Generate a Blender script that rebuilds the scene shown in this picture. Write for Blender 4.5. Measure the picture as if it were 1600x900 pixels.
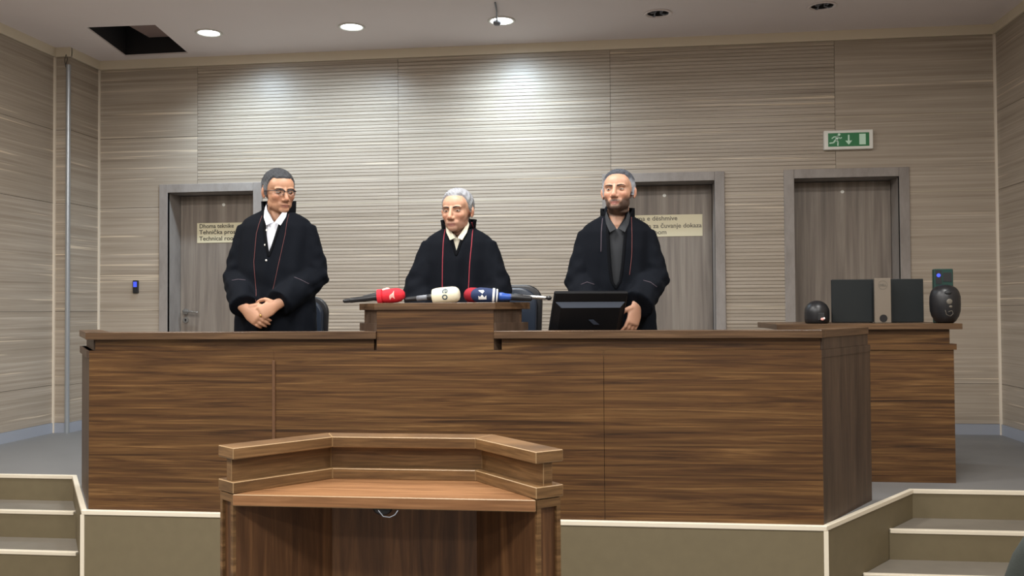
import bpy, bmesh, math, random
import numpy as np
from mathutils import Vector, Matrix, Euler, Quaternion
from mathutils.bvhtree import BVHTree
random.seed(7); np.random.seed(7)
PI = math.pi
for o in list(bpy.data.objects): bpy.data.objects.remove(o)
S = bpy.context.scene
C = S.collection

# ---------------------------------------------------------------- camera
YAW, PITCH, ROLL, FPX = 0.122, 0.0224, 0.0064, 1448.0
fw = Vector((-math.sin(YAW)*math.cos(PITCH), math.cos(YAW)*math.cos(PITCH), math.sin(PITCH)))
rt = fw.cross(Vector((0, 0, 1))).normalized(); dn = fw.cross(rt)
r2 = rt*math.cos(ROLL) + dn*math.sin(ROLL); d2 = -rt*math.sin(ROLL) + dn*math.cos(ROLL)
cam = bpy.data.objects.new('camera', bpy.data.cameras.new('camera')); C.objects.link(cam)
m = Matrix((r2, -d2, -fw)).transposed().to_4x4(); m.translation = (0, 0, 1.59)
cam.matrix_world = m
cam.data.sensor_width = 36; cam.data.lens = FPX/1600*36; cam.data.clip_start = .05
S.camera = cam

# ---------------------------------------------------------------- world, lights, exposure
w = bpy.data.worlds.new('world'); S.world = w; w.use_nodes = True
w.node_tree.nodes['Background'].inputs[0].default_value = (.9, .92, 1, 1)
w.node_tree.nodes['Background'].inputs[1].default_value = 0.05
S.view_settings.view_transform = 'Standard'; S.view_settings.look = 'None'
S.view_settings.exposure = 0.0; S.view_settings.gamma = 1; S.view_settings.use_curve_mapping = False
ZC = 3.764          # ceiling
def lamp_area(x, y, e, size=.55, col=(1, .985, .95)):
    l = bpy.data.lights.new('room_lamp', 'AREA'); l.energy = e; l.size = size; l.color = col; l.shape = 'DISK'
    o = bpy.data.objects.new('room_lamp', l); o.location = (x, y, ZC-.02); C.objects.link(o); return o
ROOM_E = 60
for y, k in ((4.3, .85), (2.2, 1.2), (0.0, 1.0), (-2.2, .6)):
    for x, kx in ((-3.2, 1.0), (-.9, 1.06), (1.4, .78)): lamp_area(x, y, ROOM_E*k*kx)
def lamp_spot(x, y, e, aim, ang=125, col=(.66, .84, 1)):
    l = bpy.data.lights.new('downlight_lamp', 'SPOT'); l.energy = e; l.spot_size = math.radians(ang); l.spot_blend = 1; l.shadow_soft_size = .09; l.color = col
    o = bpy.data.objects.new('downlight_lamp', l); o.location = (x, y, ZC-.05); C.objects.link(o)
    o.rotation_euler = (Vector(aim)-o.location).to_track_quat('-Z', 'Y').to_euler()
DL = [(-3.216, 6.86), (-2.07, 6.87), (-.91, 6.88), (.256, 6.88), (1.43, 6.88)]
lamp_spot(DL[0][0], DL[0][1], 105, (-2.75, 7.4, 1.6), 145)
lamp_spot(DL[1][0], DL[1][1], 85, (-2.3, 7.3, 1.6), 145)
lamp_spot(DL[2][0], DL[2][1], 150, (-.85, 7.45, 1.7), 150)

# ---------------------------------------------------------------- materials
def newmat(name):
    m = bpy.data.materials.new(name); m.use_nodes = True
    nt = m.node_tree; b = nt.nodes['Principled BSDF']; return m, nt, b
def srgb(r, g, b):
    f = lambda c: ((c/255+.055)/1.055)**2.4 if c/255 > .04045 else c/255/12.92
    return (f(r), f(g), f(b), 1)
def plain(name, col, rough=.5, metal=0, emit=0, ecol=None, noise=0, nscale=60, bump=0, bscale=200, spec=.5, sheen=0):
    m, nt, b = newmat(name); c = col if len(col) == 4 else (*col, 1)
    b.inputs['Base Color'].default_value = c; b.inputs['Roughness'].default_value = rough; b.inputs['Metallic'].default_value = metal
    b.inputs['Specular IOR Level'].default_value = spec
    if sheen: b.inputs['Sheen Weight'].default_value = sheen
    if emit: b.inputs['Emission Color'].default_value = ecol or c; b.inputs['Emission Strength'].default_value = emit
    tc = nt.nodes.new('ShaderNodeTexCoord')
    if noise:
        n = nt.nodes.new('ShaderNodeTexNoise'); n.inputs['Scale'].default_value = nscale; n.inputs['Detail'].default_value = 4
        nt.links.new(tc.outputs['Object'], n.inputs['Vector'])
        mx = nt.nodes.new('ShaderNodeMix'); mx.data_type = 'RGBA'
        mx.inputs[6].default_value = tuple(v*(1-noise) for v in c[:3])+(1,); mx.inputs[7].default_value = tuple(min(1, v*(1+noise)) for v in c[:3])+(1,)
        nt.links.new(n.outputs['Fac'], mx.inputs[0]); nt.links.new(mx.outputs[2], b.inputs['Base Color'])
    if bump:
        n = nt.nodes.new('ShaderNodeTexNoise'); n.inputs['Scale'].default_value = bscale; n.inputs['Detail'].default_value = 3
        nt.links.new(tc.outputs['Object'], n.inputs['Vector'])
        bp = nt.nodes.new('ShaderNodeBump'); bp.inputs['Strength'].default_value = bump; bp.inputs['Distance'].default_value = .002
        nt.links.new(n.outputs['Fac'], bp.inputs['Height']); nt.links.new(bp.outputs[0], b.inputs['Normal'])
    return m
def grain(name, stops, scale, rough=.4, dist=1.0, detail=7, fine=.25, fscale=6, bump=.15, streak=None, offset=False, spec=.4, big=0):
    """wood: noise stretched along one axis, ramp, a finer noise multiplied in; optional sparse light streaks"""
    m, nt, b = newmat(name); N = nt.nodes.new; L = nt.links.new
    tc = N('ShaderNodeTexCoord'); vec = tc.outputs['Object']
    if offset:
        oi = N('ShaderNodeObjectInfo'); mu = N('ShaderNodeMath'); mu.operation = 'MULTIPLY'; mu.inputs[1].default_value = 37
        L(oi.outputs['Random'], mu.inputs[0]); va = N('ShaderNodeVectorMath'); va.operation = 'ADD'
        L(vec, va.inputs[0]); L(mu.outputs[0], va.inputs[1]); vec = va.outputs[0]
    mp = N('ShaderNodeMapping'); mp.inputs['Scale'].default_value = scale; L(vec, mp.inputs['Vector'])
    n = N('ShaderNodeTexNoise'); n.inputs['Scale'].default_value = 1; n.inputs['Detail'].default_value = detail; n.inputs['Roughness'].default_value = .62; n.inputs['Distortion'].default_value = dist
    L(mp.outputs[0], n.inputs['Vector'])
    cr = N('ShaderNodeValToRGB'); el = cr.color_ramp.elements
    while len(el) < len(stops): el.new(.5)
    for e, (p, c) in zip(el, stops): e.position = p; e.color = c
    L(n.outputs['Fac'], cr.inputs['Fac'])
    mp2 = N('ShaderNodeMapping'); mp2.inputs['Scale'].default_value = tuple(s*fscale for s in scale); L(vec, mp2.inputs['Vector'])
    n2 = N('ShaderNodeTexNoise'); n2.inputs['Scale'].default_value = 1; n2.inputs['Detail'].default_value = 3; L(mp2.outputs[0], n2.inputs['Vector'])
    mr = N('ShaderNodeMapRange'); mr.inputs[1].default_value = .25; mr.inputs[2].default_value = .75; mr.inputs[3].default_value = 1-fine; mr.inputs[4].default_value = 1+fine
    L(n2.outputs['Fac'], mr.inputs[0])
    vm = N('ShaderNodeVectorMath'); vm.operation = 'SCALE'; L(cr.outputs[0], vm.inputs[0]); L(mr.outputs[0], vm.inputs['Scale'])
    out = vm.outputs[0]
    if streak:
        scol, sscale, thr = streak
        mp3 = N('ShaderNodeMapping'); mp3.inputs['Scale'].default_value = sscale; L(vec, mp3.inputs['Vector'])
        n3 = N('ShaderNodeTexNoise'); n3.inputs['Scale'].default_value = 1; n3.inputs['Detail'].default_value = 2; L(mp3.outputs[0], n3.inputs['Vector'])
        m3 = N('ShaderNodeMapRange'); m3.inputs[1].default_value = thr; m3.inputs[2].default_value = thr+.07; L(n3.outputs['Fac'], m3.inputs[0])
        mx = N('ShaderNodeMix'); mx.data_type = 'RGBA'; L(m3.outputs[0], mx.inputs[0]); L(out, mx.inputs[6]); mx.inputs[7].default_value = scol
        out = mx.outputs[2]
    L(out, b.inputs['Base Color'])
    b.inputs['Roughness'].default_value = rough; b.inputs['Specular IOR Level'].default_value = spec
    bp = N('ShaderNodeBump'); bp.inputs['Strength'].default_value = bump; bp.inputs['Distance'].default_value = .002
    L(n.outputs['Fac'], bp.inputs['Height']); L(bp.outputs[0], b.inputs['Normal'])
    return m
M = {}
WALN = [(.30, srgb(50, 32, 17)), (.44, srgb(77, 51, 28)), (.56, srgb(97, 68, 38)), (.70, srgb(124, 92, 56))]
M['walnut'] = grain('walnut_laminate', WALN, (1.0, 1.0, 36), rough=.42, dist=1.3, fine=.30, fscale=3.2)
M['walnut_v'] = grain('walnut_laminate_upright', [(.28, srgb(60, 38, 22)), (.5, srgb(92, 62, 38)), (.7, srgb(124, 88, 56))], (19, 19, 1.2), rough=.45, dist=.7, fine=.2, fscale=4)
M['walnut_side'] = grain('walnut_laminate_side', [(.3, srgb(58, 44, 34)), (.5, srgb(74, 58, 46)), (.7, srgb(90, 72, 58))], (16, 16, 1.4), rough=.5, dist=.6, fine=.15, fscale=4)
M['cap'] = grain('walnut_edge_board', [(.3, srgb(70, 50, 34)), (.5, srgb(88, 66, 46)), (.7, srgb(110, 84, 60))], (2.2, 2.2, 60), rough=.4, dist=.5, fine=.15, fscale=3)
M['lectern'] = grain('lectern_laminate', [(.3, srgb(78, 55, 34)), (.5, srgb(104, 77, 48)), (.7, srgb(132, 100, 66))], (3, 3, 55), rough=.4, dist=.6, fine=.22, fscale=3)
M['lectern_top'] = grain('lectern_desk_laminate', [(.3, srgb(106, 72, 46)), (.5, srgb(132, 93, 61)), (.7, srgb(156, 114, 78))], (2.2, 46, 46), rough=.35, dist=.5, fine=.15, fscale=3)
M['edge'] = plain('pale_edge_banding', srgb(150, 122, 86), .45)
M['trimwood'] = plain('batten_wood', srgb(98, 68, 44), .5, noise=.2, nscale=30)
WL = [(.25, srgb(142, 128, 114)), (.42, srgb(163, 150, 134)), (.58, srgb(174, 161, 146)), (.75, srgb(194, 182, 166))]
STK = (srgb(208, 192, 170), (.7, .7, 44), .635)
M['wall'] = grain('striped_wall_laminate', WL, (.55, .55, 42), rough=.38, dist=.15, fine=.10, fscale=3, bump=.08, streak=STK, offset=True, spec=.35)
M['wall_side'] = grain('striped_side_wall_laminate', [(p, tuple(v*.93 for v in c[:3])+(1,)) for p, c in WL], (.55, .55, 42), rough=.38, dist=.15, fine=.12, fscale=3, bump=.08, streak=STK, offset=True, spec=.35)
M['joint'] = plain('cream_joint', srgb(186, 174, 152), .5)
M['backing'] = plain('panel_joint', srgb(70, 62, 54), .8)
M['ceiling'] = plain('ceiling_paint', srgb(234, 224, 222), .9, noise=.03, nscale=2)
M['cove'] = plain('cove_paint', srgb(222, 210, 188), .8)
M['bead'] = plain('corner_bead', srgb(226, 214, 196), .4)
M['alu'] = plain('aluminium', srgb(176, 180, 184), .3, metal=.6)
M['base'] = plain('aluminium_baseboard', srgb(168, 172, 182), .35, metal=.25)
M['floor'] = plain('grey_floor_covering', srgb(118, 117, 116), .55, noise=.07, nscale=5, bump=.1, bscale=400)
M['tread'] = plain('tread_covering', srgb(118, 111, 100), .6, noise=.1, nscale=14)
M['riser'] = plain('taupe_riser_board', srgb(112, 101, 77), .6, noise=.09, nscale=18)
M['nosing'] = plain('cream_nosing', srgb(228, 218, 198), .4)
M['door'] = grain('door_laminate', [(.3, srgb(112, 102, 94)), (.5, srgb(134, 123, 113)), (.7, srgb(156, 146, 134))], (14, 14, .7), rough=.4, dist=.4, fine=.12, fscale=3)
M['doorframe'] = grain('door_frame_laminate', [(.3, srgb(132, 124, 118)), (.6, srgb(152, 144, 138))], (8, 8, 3), rough=.45, dist=.2, fine=.05)
M['chrome'] = plain('satin_steel', srgb(190, 188, 184), .25, metal=.9)
M['sign'] = plain('door_sign_cream', srgb(226, 216, 184), .5)
M['ink'] = plain('sign_ink', srgb(52, 48, 44), .6)
M['inkfaint'] = plain('sign_ink_worn', srgb(104, 98, 88), .6)
M['white'] = plain('white_plastic', srgb(232, 230, 222), .45)
M['exitgreen'] = plain('exit_sign_green', srgb(38, 122, 72), .4)
M['exitwhite'] = plain('exit_sign_pictogram', srgb(206, 240, 218), .5)
M['black'] = plain('black_plastic', (.012, .012, .014, 1), .38)
M['blackmat'] = plain('matt_black_plastic', (.016, .017, .019, 1), .6)
M['monitor'] = plain('monitor_shell', (.004, .0045, .006, 1), .55, spec=.25)
M['monshell'] = plain('monitor_shell_charcoal', (.014, .017, .018, 1), .6, spec=.25)
M['silver'] = plain('taupe_metal_stand', srgb(126, 116, 104), .45, metal=.2)
M['screen'] = plain('dark_screen', (.01, .01, .012, 1), .15)
M['blue'] = plain('blue_display', srgb(70, 90, 230), .3, emit=.6, ecol=srgb(70, 90, 240))
M['green'] = plain('green_box', srgb(22, 58, 52), .5)
M['lampon'] = plain('lit_lamp', (1, 1, 1, 1), .5, emit=9, ecol=(.93, .97, 1, 1))
M['darkvoid'] = plain('ceiling_void', (.02, .018, .02, 1), .9)
M['voidgrey'] = plain('void_duct', srgb(150, 128, 122), .8)
M['leather'] = plain('navy_black_leather', (.018, .026, .042, 1), .3, bump=.2, bscale=120)
M['robe'] = plain('black_robe_cloth', (.0032, .0045, .0078, 1), .85, bump=.35, bscale=160, spec=.12)
M['collar'] = plain('black_robe_collar', (.003, .0035, .005, 1), .9, bump=.3, bscale=300, spec=.1)
M['redpipe'] = plain('red_piping', srgb(150, 44, 58), .6)
M['brownpipe'] = plain('dull_red_piping', srgb(92, 46, 46), .7)
M['greypipe'] = plain('grey_braid', srgb(78, 68, 78), .7)
M['shirt'] = plain('white_shirt', srgb(218, 220, 228), .8, bump=.2, bscale=80)
M['shirtcream'] = plain('cream_shirt', srgb(222, 216, 196), .8, bump=.2, bscale=80)
M['shirtblack'] = plain('black_shirt', (.012, .014, .018, 1), .8, bump=.2, bscale=80)
M['trousers'] = plain('dark_trousers', (.012, .012, .016, 1), .8)
M['shoe'] = plain('black_shoe', (.01, .01, .01, 1), .3)
M['redfoam'] = plain('red_foam', srgb(206, 30, 46), .8, bump=.3, bscale=300)
M['darkredfoam'] = plain('dark_red_foam', srgb(150, 16, 36), .85, bump=.3, bscale=300)
M['whitefoam'] = plain('cream_foam', srgb(232, 226, 200), .8, bump=.3, bscale=300)
M['navyfoam'] = plain('navy_foam', srgb(26, 44, 84), .8, bump=.3, bscale=300)
M['logowhite'] = plain('print_white', srgb(236, 236, 236), .6)
M['logopink'] = plain('print_pale_pink', srgb(244, 176, 168), .6)
M['logogrey'] = plain('print_slate', srgb(66, 84, 92), .6)
M['bluehandle'] = plain('blue_plastic', srgb(44, 84, 168), .35)
M['grey'] = plain('grey_plastic', srgb(118, 122, 130), .45)
M['gold'] = plain('gold_ring', srgb(232, 190, 110), .25, metal=1)
M['eye'] = plain('eye_white', srgb(196, 186, 178), .3)
M['iris'] = plain('dark_iris', srgb(40, 28, 22), .2)
M['glass'] = None
mg, nt, b = newmat('spectacle_lens'); b.inputs['Base Color'].default_value = (.9, .93, .95, 1); b.inputs['Transmission Weight'].default_value = 1
b.inputs['Roughness'].default_value = .02; b.inputs['IOR'].default_value = 1.05; M['glass'] = mg
def vcol(name, rough=.5, bump=.1, bscale=200, sss=0):
    m, nt, b = newmat(name); a = nt.nodes.new('ShaderNodeVertexColor'); a.layer_name = 'tint'
    nt.links.new(a.outputs[0], b.inputs['Base Color']); b.inputs['Roughness'].default_value = rough
    if sss: b.inputs['Subsurface Weight'].default_value = sss; b.inputs['Subsurface Radius'].default_value = (.01, .004, .002); b.inputs['Subsurface Scale'].default_value = .6
    tc = nt.nodes.new('ShaderNodeTexCoord'); n = nt.nodes.new('ShaderNodeTexNoise'); n.inputs['Scale'].default_value = bscale; nt.links.new(tc.outputs['Object'], n.inputs['Vector'])
    bp = nt.nodes.new('ShaderNodeBump'); bp.inputs['Strength'].default_value = bump; bp.inputs['Distance'].default_value = .003
    nt.links.new(n.outputs['Fac'], bp.inputs['Height']); nt.links.new(bp.outputs[0], b.inputs['Normal']); return m
M['skin'] = vcol('skin', .5, .08, 260, .08)
M['hair'] = vcol('hair', .85, .6, 700)

# ---------------------------------------------------------------- helpers
def empty(name, loc=(0, 0, 0), rz=0, label=None, cat=None, group=None):
    o = bpy.data.objects.new(name, None); C.objects.link(o); o.location = loc; o.rotation_euler = (0, 0, rz); o.empty_display_size = .1
    if label: tag(o, label, cat, group)
    return o
def tag(o, label, cat, group=None, kind=None):
    if label: o['label'] = label
    if cat: o['category'] = cat
    if group: o['group'] = group
    if kind: o['kind'] = kind
    return o
def wloc(p):
    """location of a part's parent chain (only unrotated chains use it)"""
    v = Vector((0, 0, 0))
    while p is not None: v += p.location; p = p.parent
    return v
def obj(name, bm, mat, parent=None, world=False, smooth=False, bevel=0, edge=None, label=None, segs=1):
    me = bpy.data.meshes.new(name)
    if isinstance(bm, tuple): me.from_pydata([tuple(v) for v in bm[0]], [], [tuple(f) for f in bm[1]]); me.update()
    else:
        bmesh.ops.recalc_face_normals(bm, faces=bm.faces); bm.to_mesh(me); bm.free()
    if world and parent is not None:
        me.transform(Matrix.Translation(-wloc(parent)))
    o = bpy.data.objects.new(name, me); C.objects.link(o)
    me.materials.append(M[mat] if isinstance(mat, str) else mat)
    if parent is not None: o.parent = parent
    if smooth:
        for p in me.polygons: p.use_smooth = True
    if bevel:
        bv = o.modifiers.new('bevel', 'BEVEL'); bv.width = bevel; bv.segments = segs; bv.limit_method = 'ANGLE'; bv.angle_limit = math.radians(40)
        if edge: me.materials.append(M[edge]); bv.material = 1
    if label: o['label'] = label
    return o
def struct(name, bm, mat, **k):
    o = obj(name, bm, mat, **k)
    if o.parent is None: o['kind'] = 'structure'
    return o
def box(bm, x0, x1, y0, y1, z0, z1):
    v = [bm.verts.new((x, y, z)) for z in (z0, z1) for y in (y0, y1) for x in (x0, x1)]
    for f in ((0, 2, 3, 1), (4, 5, 7, 6), (0, 1, 5, 4), (2, 6, 7, 3), (0, 4, 6, 2), (1, 3, 7, 5)): bm.faces.new([v[i] for i in f])
    return bm
def BX(*a): return box(bmesh.new(), *a)
def obox(bm, p0, p1, n, thick, z0, z1):
    """box along plan segment p0-p1, going `thick` along unit plan normal n"""
    q = [p0, p1, (p1[0]+n[0]*thick, p1[1]+n[1]*thick), (p0[0]+n[0]*thick, p0[1]+n[1]*thick)]
    return prism(bm, q, z0, z1)
def prism(bm, poly, z0, z1):
    lo = [bm.verts.new((p[0], p[1], z0)) for p in poly]; hi = [bm.verts.new((p[0], p[1], z1)) for p in poly]
    bm.faces.new(lo[::-1]); bm.faces.new(hi); n = len(poly)
    for i in range(n): bm.faces.new((lo[i], lo[(i+1) % n], hi[(i+1) % n], hi[i]))
    return bm
def PR(*a): return prism(bmesh.new(), *a)
def cyl(bm, c, r, h, axis='Z', n=24, r2=None):
    r2 = r if r2 is None else r2; c = Vector(c)
    A = {'Z': (Vector((1, 0, 0)), Vector((0, 1, 0)), Vector((0, 0, 1))), 'Y': (Vector((1, 0, 0)), Vector((0, 0, 1)), Vector((0, 1, 0))), 'X': (Vector((0, 1, 0)), Vector((0, 0, 1)), Vector((1, 0, 0)))}[axis]
    lo = []; hi = []
    for i in range(n):
        a = 2*PI*i/n; d = A[0]*math.cos(a)+A[1]*math.sin(a)
        lo.append(bm.verts.new(c+d*r)); hi.append(bm.verts.new(c+d*r2+A[2]*h))
    bm.faces.new(lo); bm.faces.new(hi)
    for i in range(n): bm.faces.new((lo[i], lo[(i+1) % n], hi[(i+1) % n], hi[i]))
    return bm
def lathe(bm, prof, c=(0, 0, 0), n=32, mat=None):
    """profile [(r,z)] turned about Z"""
    c = Vector(c); rings = []
    for r, z in prof:
        if r < 1e-6: v = Vector((0, 0, z)); v = mat @ v if mat else v; rings.append([bm.verts.new(c+v)])
        else:
            R_ = []
            for i in range(n):
                v = Vector((r*math.cos(2*PI*i/n), r*math.sin(2*PI*i/n), z)); v = mat @ v if mat else v; R_.append(bm.verts.new(c+v))
            rings.append(R_)
    for a, b_ in zip(rings, rings[1:]):
        for i in range(n):
            j = (i+1) % n
            if len(a) == 1 and len(b_) == 1: continue
            if len(a) == 1: bm.faces.new((a[0], b_[i], b_[j]))
            elif len(b_) == 1: bm.faces.new((a[i], a[j], b_[0]))
            else: bm.faces.new((a[i], a[j], b_[j], b_[i]))
    return bm
def tube(pts, rad, n=14, up=None, cap=True):
    """closed tapering tube through pts; rad = number or (a,b) per point; returns (verts, faces)"""
    P = [Vector(p) for p in pts]; k = len(P); V = []; F = []
    R_ = [(r, r) if not isinstance(r, (tuple, list)) else r for r in (rad if isinstance(rad, (list,)) else [rad]*k)]
    up = Vector(up) if up else None; prev = None; frames = []
    for i in range(k):
        t = (P[min(i+1, k-1)]-P[max(i-1, 0)]).normalized()
        u = up or prev or (Vector((0, 0, 1)) if abs(t.z) < .9 else Vector((0, 1, 0)))
        x = u - t*u.dot(t)
        if x.length < 1e-4: x = Vector((1, 0, 0)) - t*t.x
        x.normalize(); y = t.cross(x); prev = x; frames.append((t, x, y))
    rings = []
    if cap:
        t, x, y = frames[0]; a, b_ = R_[0]; rc = min(a, b_)
        rings += [(P[0]-t*rc*math.sin(q), x, y, a*math.cos(q), b_*math.cos(q)) for q in (1.3, .8, .4)]
    rings += [(P[i], frames[i][1], frames[i][2], *R_[i]) for i in range(k)]
    if cap:
        t, x, y = frames[-1]; a, b_ = R_[-1]; rc = min(a, b_)
        rings += [(P[-1]+t*rc*math.sin(q), x, y, a*math.cos(q), b_*math.cos(q)) for q in (.4, .8, 1.3)]
    for c, x, y, a, b_ in rings:
        for j in range(n): q = 2*PI*j/n; V.append(c+x*a*math.cos(q)+y*b_*math.sin(q))
    for i in range(len(rings)-1):
        for j in range(n): jj = (j+1) % n; F.append((i*n+j, i*n+jj, (i+1)*n+jj, (i+1)*n+j))
    F.append(tuple(range(n))[::-1]); F.append(tuple(range((len(rings)-1)*n, len(rings)*n)))
    return V, F
def ellips(c, r, n=18, m=12, rot=None):
    c = Vector(c); V = [Vector((0, 0, -r[2]))]; F = []
    for i in range(1, m):
        ph = -PI/2+PI*i/m
        for j in range(n): q = 2*PI*j/n; V.append(Vector((r[0]*math.cos(ph)*math.cos(q), r[1]*math.cos(ph)*math.sin(q), r[2]*math.sin(ph))))
    V.append(Vector((0, 0, r[2]))); top = len(V)-1
    for j in range(n):
        jj = (j+1) % n; F.append((0, 1+jj, 1+j)); F.append((top, 1+(m-2)*n+j, 1+(m-2)*n+jj))
        for i in range(m-2): F.append((1+i*n+j, 1+i*n+jj, 1+(i+1)*n+jj, 1+(i+1)*n+j))
    if rot: V = [rot @ v for v in V]
    return [v+c for v in V], F
def merge(parts, mat=None):
    V = []; F = []
    for v, f in parts:
        o = len(V); V += [mat @ x for x in v] if mat else list(v); F += [tuple(i+o for i in g) for g in f]
    return V, F
def evaluated(o):
    dg = bpy.context.evaluated_depsgraph_get(); return bpy.data.meshes.new_from_object(o.evaluated_get(dg), depsgraph=dg)
def remeshed(VF, voxel, smooth=2):
    """union of closed pieces as one continuous skin; returns numpy verts and the mesh"""
    me = bpy.data.meshes.new('t'); me.from_pydata([tuple(v) for v in VF[0]], [], [tuple(f) for f in VF[1]]); me.update()
    o = bpy.data.objects.new('t', me); C.objects.link(o)
    r = o.modifiers.new('r', 'REMESH'); r.mode = 'VOXEL'; r.voxel_size = voxel; r.use_smooth_shade = True
    if smooth: s = o.modifiers.new('s', 'SMOOTH'); s.iterations = smooth; s.factor = .5
    bpy.context.view_layer.update(); out = evaluated(o)
    bpy.data.objects.remove(o); bpy.data.meshes.remove(me); return out
def mesh_co(me):
    a = np.empty(len(me.vertices)*3, 'f'); me.vertices.foreach_get('co', a); return a.reshape(-1, 3)
def mesh_no(me):
    a = np.empty(len(me.vertices)*3, 'f'); me.vertices.foreach_get('normal', a); return a.reshape(-1, 3)
def set_co(me, a): me.vertices.foreach_set('co', np.ascontiguousarray(a, 'f').ravel()); me.update()
def link_mesh(name, me, mat, parent, smooth=True):
    me.materials.clear(); me.materials.append(M[mat]); o = bpy.data.objects.new(name, me); C.objects.link(o); o.parent = parent
    if smooth: me.polygons.foreach_set('use_smooth', [True]*len(me.polygons))
    return o
def bvh_of(me):
    bm = bmesh.new(); bm.from_mesh(me); t = BVHTree.FromBMesh(bm); bm.free(); return t
def text_mesh(s, size, extrude=.0006, align='LEFT'):
    c = bpy.data.curves.new('txt', 'FONT'); c.body = s; c.size = size; c.extrude = extrude; c.align_x = align; c.offset = .0006; c.resolution_u = 3
    o = bpy.data.objects.new('txt', c); C.objects.link(o); bpy.context.view_layer.update(); me = evaluated(o); bpy.data.objects.remove(o); return me
def text_obj(name, s, size, mat, parent, loc, rot=(PI/2, 0, 0), align='LEFT', width=None):
    me = text_mesh(s, size, align=align)
    if width:
        a = mesh_co(me); wdt = a[:, 0].max()-a[:, 0].min(); a[:, 0] *= width/wdt; set_co(me, a)
    o = link_mesh(name, me, mat, parent, smooth=False); o.location = loc; o.rotation_euler = rot; return o

# ================================================================ SETTING
PF = .60                        # platform floor
XL, XR, YW = -4.53, 2.851, 7.526
XLL, YP = -4.66, 7.09           # left wall plane, front of the pilaster
ZB, ZT = .682, 3.688            # top of baseboard, underside of cove
ROWS = [ZB, .99, 1.592, 2.482, 3.085, ZT]
COLS = [XL, -3.63, -1.87, -.11, 1.65, XR]
DOORS = [(-3.97, -3.05), (-.18, .79), (1.25, 2.20)]     # outer frame edges
DZ = 2.675
# back wall: structural backing + laminate panels, grooved between the outer columns
wb = bmesh.new()
xs = [XLL-.3] + [v for d in DOORS for v in d] + [XR+.2]
for i in range(0, len(xs), 2): box(wb, xs[i], xs[i+1], YW+.022, YW+.35, 0, ZC)
for d in DOORS: box(wb, d[0], d[1], YW+.022, YW+.35, DZ-.02, ZC)
wall_back = struct('wall_back', wb, 'backing')
def panel_bm(bm, x0, x1, z0, z1, grooved, gaps=(1, 1, 1, 1)):
    g = .0013; x0 += g*gaps[0]; x1 -= g*gaps[1]; z0 += g*gaps[2]; z1 -= g*gaps[3]
    if x1-x0 < .02 or z1-z0 < .01: return
    yb, yf = YW+.022, YW
    prof = [(yb, z0), (yf+.001, z0), (yf, z0+.001)]
    if grooved:
        p = .0285; k = math.ceil((z0+.012)/p)*p
        while k+.004 < z1-.008:
            prof += [(yf, k), (yf+.0065, k+.0008), (yf+.0065, k+.0042), (yf, k+.005)]; k += p
    prof += [(yf, z1-.001), (yf+.001, z1), (yb, z1)]
    a = [bm.verts.new((x0, y, z)) for y, z in prof]; b_ = [bm.verts.new((x1, y, z)) for y, z in prof]
    for i in range(len(prof)-1): bm.faces.new((a[i], b_[i], b_[i+1], a[i+1]))
    bm.faces.new(a); bm.faces.new(b_[::-1])
for r in range(5):
    for c in range(5):
        x0, x1, z0, z1 = COLS[c], COLS[c+1], ROWS[r], ROWS[r+1]; bm = bmesh.new()
        gr = 1 <= c <= 3
        if z0 >= DZ: panel_bm(bm, x0, x1, z0, z1, gr)
        else:
            zt = min(z1, DZ)
            if z1 > DZ: panel_bm(bm, x0, x1, DZ, z1, gr, (1, 1, 0, 1))
            cuts = sorted([x0, x1] + [v for d in DOORS for v in d if x0 < v < x1])
            for a, b_ in zip(cuts, cuts[1:]):
                if not any(d[0] < (a+b_)/2 < d[1] for d in DOORS): panel_bm(bm, a, b_, z0, zt, gr, (a == x0, b_ == x1, 1, z1 <= DZ))
        if len(bm.verts): obj('wall_panel', bm, 'wall', wall_back)
        else: bm.free()
for z, a, b_ in ((3.085, -.11, XR), (2.482, -3.63, XR), (1.592, -3.63, XR)):
    cuts = sorted([a, b_] + [v for d in DOORS for v in d if a < v < b_ and z < DZ])
    for p, q in zip(cuts, cuts[1:]):
        if z > DZ or not any(d[0] < (p+q)/2 < d[1] for d in DOORS): obj('joint_strip', BX(p, q, YW-.0012, YW+.01, z-.0025, z+.0025), 'joint', wall_back)
# side walls
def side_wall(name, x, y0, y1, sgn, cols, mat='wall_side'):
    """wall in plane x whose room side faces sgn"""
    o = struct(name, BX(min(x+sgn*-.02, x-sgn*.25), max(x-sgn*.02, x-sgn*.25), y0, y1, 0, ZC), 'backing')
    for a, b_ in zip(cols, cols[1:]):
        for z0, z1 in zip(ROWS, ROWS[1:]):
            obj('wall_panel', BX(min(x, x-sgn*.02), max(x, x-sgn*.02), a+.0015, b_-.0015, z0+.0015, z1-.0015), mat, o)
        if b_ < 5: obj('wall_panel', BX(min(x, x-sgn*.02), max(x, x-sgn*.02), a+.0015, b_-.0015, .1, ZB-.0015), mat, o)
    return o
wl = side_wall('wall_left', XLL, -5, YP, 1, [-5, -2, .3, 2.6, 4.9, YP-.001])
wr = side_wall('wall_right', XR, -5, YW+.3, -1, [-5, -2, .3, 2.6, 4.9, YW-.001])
pil = struct('wall_pilaster', BX(XLL-.25, XL-.02, YP+.02, YW+.3, 0, ZC), 'backing')
for z0, z1 in zip(ROWS, ROWS[1:]):
    obj('wall_panel', BX(XLL+.001, XL-.002, YP, YP+.02, z0+.0015, z1-.0015), 'wall', pil)
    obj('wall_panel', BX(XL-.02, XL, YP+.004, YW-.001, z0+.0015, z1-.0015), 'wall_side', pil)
struct('wall_rear', BX(XLL-.3, XR+.3, -5.3, -5, 0, ZC), 'wall')
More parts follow.
